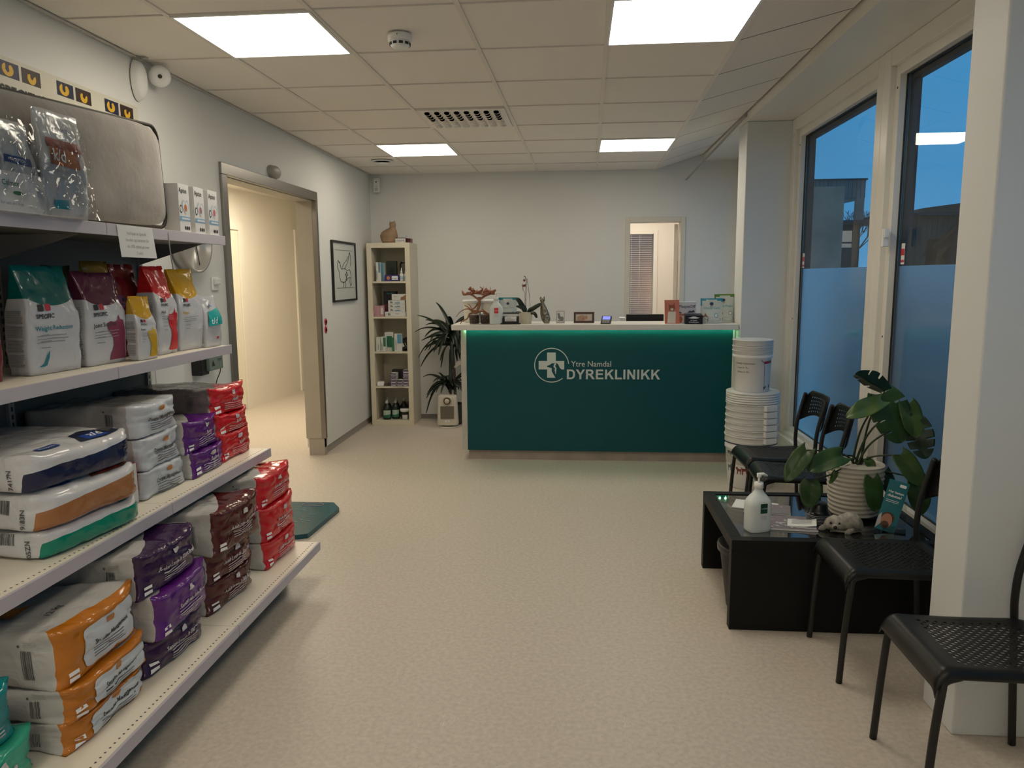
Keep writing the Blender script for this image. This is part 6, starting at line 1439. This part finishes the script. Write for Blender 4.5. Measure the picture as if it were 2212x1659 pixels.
# muzzle faces the viewer
m.lathe([(0,-.020),(.016,-.014),(.022,0),(.016,.014),(0,.020)], n=20, M=Matrix.Translation((-.050,-.030,.028)) @ Matrix.Scale(.75, 4, (0,0,1)))
m.lathe([(0,-.025),(.010,-.015),(.014,.0),(.006,.02),(0,.024)], n=14, M=Matrix.Translation((-.088,-.012,.016)) @ Matrix.Rotation(R(70), 4, 'Y') @ Matrix.Scale(.5, 4, (0,1,0)))
m.lathe([(0,-.025),(.010,-.015),(.014,.0),(.006,.02),(0,.024)], n=14, M=Matrix.Translation((.01,-.050,.012)) @ Matrix.Rotation(R(60), 4, 'Y') @ Matrix.Scale(.5, 4, (0,1,0)))
m.build('body', fur, t)
m = MB(); S = lambda p, r: m.lathe([(0,-r),(r*.7,-r*.7),(r,0),(r*.7,r*.7),(0,r)], p, 14); S((-.052,-.052,.030), .008); m.build('nose', mat('seal_nose', (.01,.008,.007), .25), t)
m = MB(); S((-.066,-.036,.044), .0055); S((-.032,-.042,.044), .0055); m.build('eye', mat('seal_eye', (.006,.005,.005), .1), t)
# book / brochure in acrylic holder
t = thing('teal_brochure', 'teal brochure with a bearded man, tilted in a clear holder by the window', 'brochure', (1.335, 3.28, ZTB+.004), R(-32)); t.rotation_euler = (R(-10), R(13), R(-22))
MB().box(-.040,-.006,0,.040,.006,.225).build('brochure', mat('brochure_teal', (.0,.14,.17), .3), t, bevel=.001)
m = MB(); F = lambda a, b: (a, -.0068, b); m.poly(rrect(.026,.013,.004, cx=.018, cy_=.208), F, 0); m.text('Har katten', .0140, lambda a, b: F(-.03+a, .170+b), 0, .02); m.text('diabetes?', .0155, lambda a, b: F(-.03+a, .152+b), 0, .02)
for k in range(2): m.poly([(-.03,.138-k*.007),(.02,.138-k*.007),(.02,.136-k*.007),(-.03,.136-k*.007)], F, 0)
m.build('lettering', white_ink, t)
m = MB(); G2 = lambda a, b: (a, -.0072, b); m.poly(ell(-.004,.045,.022,.033), G2, 0); m.poly(ell(-.002,.060,.026,.026,rot=.3), F, 1); m.poly(ell(-.006,.028,.016,.016), lambda a, b: (a, -.0075, b), 1); m.poly([(-.039,.002),(-.022,.03),(-.030,.075),(-.039,.06)], F, 2); m.build('portrait_print', [mat('skin_print', (.42,.19,.12), .5), mat('hair_print', (.07,.035,.02), .5), mat('white_shirt_print', (.45,.42,.42), .5)], t)
t = thing('acrylic_holder', 'clear acrylic brochure holder behind the teal brochure', 'display stand', (1.385, 3.30, ZTB), R(-22)); m = MB(); m.box(-.045,-.05,0,.045,.05,.003); m.box(-.045,.04,.003,.045,.043,.14); m.box(-.045,-.045,.003,.045,-.042,.03); m.build('acrylic', CLEAR, t)
# plant saucer and monstera
PX, PY = 1.292, 3.53
t = thing('plant_saucer', 'round black saucer under the monstera pot', 'saucer', (PX, PY, ZTB)); MB().lathe([(0,0),(.112,0),(.125,.018),(.128,.018),(.118,.002+.004),(0,.006)], n=48).build('saucer', black_plastic, t)
t = thing('monstera_plant', 'monstera with large split leaves in a cream ribbed pot on the low table', 'potted plant', (PX, PY, ZTB+.007))
m = MB(); H_ = .232
def potf(u, v):
    a = 2*PI*u; r = lerp(.104, .123, min(1, v*1.3)**.7)+.0022*math.sin(v*2*PI*11+.6*math.sin(a*2)); return (r*math.cos(a), r*math.sin(a), v*H_)
m.grid(potf, 64, 88); m.lathe([(.123,H_),(.126,H_+.003),(.120,H_+.005),(.115,H_),(.112,H_-.035)], n=64); m.add([potf(i/64,0) for i in range(64)], [tuple(reversed(range(64)))])
m.build('pot', mat('ribbed_cream_ceramic', (.50,.47,.40), .55, bump=(150,.2,.002)), t)
MB().lathe([(0,H_-.03),(.112,H_-.035)], n=40).build('soil', mat('soil', (.03,.022,.015), .9, bump=(80,.8,.01)), t)
green1 = mat('monstera_green', (.030,.072,.018), .33, var=(10,.3)); green2 = mat('monstera_light_green', (.062,.115,.026), .33, var=(10,.25)); green3 = mat('monstera_dark_green', (.010,.030,.016), .35, var=(10,.3)); stem_m = mat('monstera_stem', (.022,.036,.012), .45)
def mleaf(base, tip, width, nrm, split=0, curl=.15, fold=.2, mt=green1, lobes=5, sd=0):
    base, tip = Vector(base), Vector(tip); ax = tip-base; L = ax.length; ax.normalize(); nr = Vector(nrm); nr = (nr-ax*nr.dot(ax)).normalized(); sd_ = ax.cross(nr)
    m = MB(); NT, NS = 60, 7; v = []
    for i in range(NT+1):
        q = i/NT; w = width*(math.sin(PI*min(1, q*.80+.20))**.75)*(1-.15*q) if q < .999 else .0
        w = width*((1-(2*min(1,max(0,(q*.93+.07)))-1)**2)**.5)*(1.12-.35*q)
        back = -.13*L*math.sin(PI*min(1, q/.22))*(1 if q < .22 else 0)
        for side in (-1, 1):
            for j in range(NS+1):
                s = j/NS; ww = w
                if split:
                    ph = q*lobes % 1; cut = 1 if (ph > .84 and .12 < q < .93) else 0; lim = 1-split*cut; ww = w*min(1, lim/max(s, 1e-3)) if s > lim else w
                off = s*ww*side; lobe = -.16*L*s*s*(1-q)**6
                x = q*L+lobe+(.10*s*s*L*(.5 if split else .0)*(1-q)); z = fold*abs(off)-curl*L*(q-.15)**2-.12*(abs(off)/max(width,1e-3))**2*width+.004*math.sin(q*9+sd+side*s*2)
                v.append(base+ax*x+sd_*off+nr*z)
    f = []; per = 2*(NS+1)
    for i in range(NT):
        ph = ((i+.5)/NT)*lobes % 1; q = (i+.5)/NT
        for side in (0, 1):
            for j in range(NS):
                if split and ph > .84 and .12 < q < .93 and (j+.5)/NS > 1-split: continue
                a = i*per+side*(NS+1)+j; b = a+1; c = a+per+1; d = a+per; f.append((a,b,c,d) if side else (d,c,b,a))
    m.add(v, f, 0, True); return m.build('leaf', mt, t, solid=.0011, weld=True)
def P0(p): return (p[0]-PX, p[1]-PY, p[2]-(ZTB+.007))
def leafstem(base, c0=(0,0,H_-.03), bow=.5, r=.0042):
    b = Vector(base); c = Vector(c0); mid = Vector((lerp(c.x, b.x, .25), lerp(c.y, b.y, .25), lerp(c.z, b.z, .62))); m = MB()
    p = bez(c, c+(mid-c)*.6+Vector((0,0,.03)), mid+Vector((0,0,.02)), b, 12); m.tube(p, [lerp(r*1.5, r*.7, i/12) for i in range(13)], 8); m.build('stem', stem_m, t)
Ls = [
 # base, tip, half width, normal, split, curl, fold, material, lobes
 ((1.372,3.46,.985),(1.215,3.40,1.085),.045,(-.35,.75,.9),.4,.15,.9,green3,3),
 ((1.338,3.40,.955),(1.175,3.34,.895),.045,(-.2,-.85,.8),0,.12,.25,green2,5),
 ((1.36,3.46,.975),(1.44,3.38,.775),.100,(.15,-1,.35),.62,.18,.15,green1,4),
 ((1.47,3.46,.930),(1.50,3.40,.790),.060,(.3,-1,.3),0,.1,.3,green2,5),
 ((1.51,3.44,.855),(1.53,3.38,.70),.060,(-.5,-1,.3),.6,.15,.25,green3,4),
 ((1.03,3.40,.728),(.925,3.35,.605),.046,(-.35,-.85,.6),0,.2,.25,green1,5),
 ((1.19,3.42,.700),(1.030,3.34,.665),.055,(-.1,-.80,.9),0,.25,.35,green1,5),
 ((1.045,3.38,.590),(1.035,3.34,.480),.050,(.0,-1,.35),0,.2,.2,green1,5),
 ((1.305,3.37,.610),(1.325,3.345,.465),.045,(.1,-1,.3),0,.1,.2,green1,5),
 ((1.44,3.42,.705),(1.525,3.37,.585),.050,(-.1,-1,.55),0,.2,.3,green2,5),
 ((1.52,3.42,.60),(1.535,3.38,.44),.050,(-.2,-1,.3),0,.2,.2,green1,5),
 ((1.41,3.50,.610),(1.43,3.45,.505),.035,(0,-1,.2),0,.1,.2,green3,5),
 ((1.325,3.50,.665),(1.36,3.47,.625),.022,(0,-1,.6),0,.1,.3,green1,5),
 ((1.165,3.42,.625),(1.135,3.39,.578),.014,(0,-1,.6),0,.1,.5,green2,5)]
for k, (b, tp, w, nr, sp_, cu, fo, mt, lo_) in enumerate(Ls):
    b0, t0 = P0(b), P0(tp); mleaf(b0, t0, w, nr, sp_, cu, fo, mt, lo_, k); random.seed(k)
    leafstem(b0, (random.uniform(-.02,.03), random.uniform(-.02,.02), H_-.032))
# ------------------------------------------------------------------ stickers and contact on the window
t = thing('window_contact', 'small white magnetic alarm contact on the second window frame', 'sensor', (XG-.06, 4.085, 1.69)); MB().box(-.030,-.012,-.045,0,.012,.045).build('sensor_body', white_plastic, t, bevel=.003); MB().box(-.028,-.026,.0,-.004,-.014,.045).build('magnet', white_plastic, t, bevel=.003)
for (y0, nm) in ((4.055, 'second'), (5.76, 'first')):
    t = thing('alarm_sticker', 'narrow red and white alarm sticker on the edge of the %s window pane' % nm, 'sticker', (XG-.002, y0, 1.555)); MB().box(-.001,-.040,0,0,0,.105).build('sticker_sheet', paper, t)
    m = MB(); F = lambda a, b: (-.0018, -a, b); m.poly([(0,.045),(.04,.045),(.04,.078),(0,.078)], F, 0); m.poly([(0,.010),(.04,.010),(.04,.022),(0,.022)], F, 0); m.build('red_print', mat('alarm_red', (.55,.02,.03), .4), t)

# ------------------------------------------------------------------ outside, beyond the windows
structure(MB().box(2.0, -30, -.35, 70, 90, -.15).build('ground', mat('wet_asphalt', (.28,.28,.29), .6, var=(.6,.2))))
brown_clad = mat('brown_cladding', (.075,.045,.03), .7, var=(.8,.25)); grey_clad = mat('grey_cladding', (.14,.15,.14), .7, var=(1.5,.2)); roof_m = mat('dark_roofing', (.03,.03,.035), .7)
t = thing('flat_roofed_building', 'flat-roofed brown and grey building across the street, seen through the first window', 'building', (12.9, 40, -.15))
def boards(m, x0, x1, z0, z1, y, st, mi=0):
    x = x0
    while x < x1-.01: m.box(x, y-.03, z0, min(x+st-.02, x1), y+.1, z1, mi); x += st
m = MB(); boards(m, -2.2, 1.42, 5.40, 6.28, 0, .2); m.build('upper_cladding', grey_clad, t)
m = MB(); m.box(-2.25,-.08,6.28,1.5,6,6.36); m.build('roof', roof_m, t)
m = MB(); boards(m, -2.2, -.05, 4.25, 5.40, .5, .2); m.build('middle_wall', brown_clad, t)
m = MB(); m.box(1.0,-.03,4.25,1.4,.2,5.40); m.box(-2.2,.6,6.28,1.4,6,6.3); m.add([(-.05,0,5.40),(1.0,0,5.40),(1.0,0,5.28),(-.05,0,5.05)], [(0,1,2,3)]); m.build('balcony_post', grey_clad, t)
m = MB(); m.box(-2.2,-.8,4.12,1.4,6,4.28); m.build('balcony_floor', roof_m, t)
m = MB(); m.box(-2.2,.3,0,1.4,.5,2.9); m.box(-2.2,.3,3.9,1.4,.5,4.12); m.box(-2.2,.3,2.9,-1.35,.5,3.9); m.box(1.05,.3,2.9,1.4,.5,3.9); m.build('ground_floor_wall', brown_clad, t)
m = MB(); m.box(-1.35,.28,2.9,1.05,.36,2.98); m.box(-1.35,.28,3.82,1.05,.36,3.9); m.box(-.2,.28,2.98,-.1,.36,3.82); m.box(-1.35,.28,3.18,1.05,.36,3.26); m.build('window_frame', mat('building_frame', (.05,.055,.06), .5), t)
m = MB(); m.box(-1.35,.42,2.9,1.05,.46,3.9); m.build('lit_window', mat('lit_building_window', (.3,.28,.25), .5, emit=((.62,.55,.45), .28)), t)
t = thing('low_brown_building', 'long low dark brown building with stepped roof, seen through the second window', 'building', (18.4, 40, -.15))
m = MB(); boards(m, -3.0, 8.0, 0, 4.48, 0, .25); m.build('wall', brown_clad, t); m = MB(); m.box(-3.1,-.5,4.48,8,8,4.62); m.build('roof', roof_m, t)
m = MB(); m.add([(-1.3,-.3,4.62),(8,-.3,4.62),(8,-.3,6.0),(-1.3,-.3,4.85),(-1.3,5,4.62),(8,5,4.62),(8,5,6.0),(-1.3,5,4.85)], [(0,1,2,3),(4,7,6,5),(3,2,6,7),(0,3,7,4),(1,5,6,2)]); m.build('raised_roof', brown_clad, t)
# bare tree
t = thing('bare_tree', 'bare winter tree seen through the opening of the flat-roofed building', 'tree', (16.0, 47, -.15)); random.seed(21); m = MB()
def branch(p, d, L, r, n):
    q = p+d*L; m.tube([p, (p+q)/2+Vector((random.uniform(-.1,.1),)*3)*L*.15, q], [r, r*.8, r*.6], 5)
    if n > 0:
        for _ in range(3):
            dd = (d+Vector((random.uniform(-.8,.8), random.uniform(-.8,.8), random.uniform(-.1,.5)))).normalized(); branch(q, dd, L*.68, r*.6, n-1)
branch(Vector((0,0,0)), Vector((0,0,1)), 2.0, .10, 5); m.build('branches', mat('tree_bark', (.05,.04,.035), .8), t)
# parked van right outside the second window
t = thing('parked_van', 'dark parked van outside the second window, mostly hidden by the frosted film', 'van', (3.25, 3.05, -.15))
m = MB(); prof = [(-2.2,.35),(-2.25,1.0),(-2.05,1.2),(-1.75,1.78),(-1.5,1.86),(1.9,1.90),(2.15,1.80),(2.3,1.1),(2.3,.35)]
m.prism(prof, lambda a, b: (-.9, a, b), lambda a, b: (.9, a, b)); m.build('body', mat('van_paint', (.035,.022,.016), .25, coat=.4), t, bevel=.08, seg=4)
m = MB(); m.box(-.915,-1.5,1.15,-.905,-.5,1.62); m.box(-.915,-.4,1.15,-.905,.9,1.62); m.build('side_window', mat('van_glass', (.01,.012,.014), .05), t)
for (a, b) in ((-1.5,-.9), (1.4,-.9), (-1.5,.9), (1.4,.9)):
    m = MB(); m.lathe([(0,-.1),(.33,-.1),(.34,-.08),(.34,.08),(.33,.1),(0,.1)], n=28, M=Matrix.Translation((b,a,.34)) @ Matrix.Rotation(R(90),4,'Y')); m.build('wheel', mat('tyre', (.015,.015,.015), .8), t)
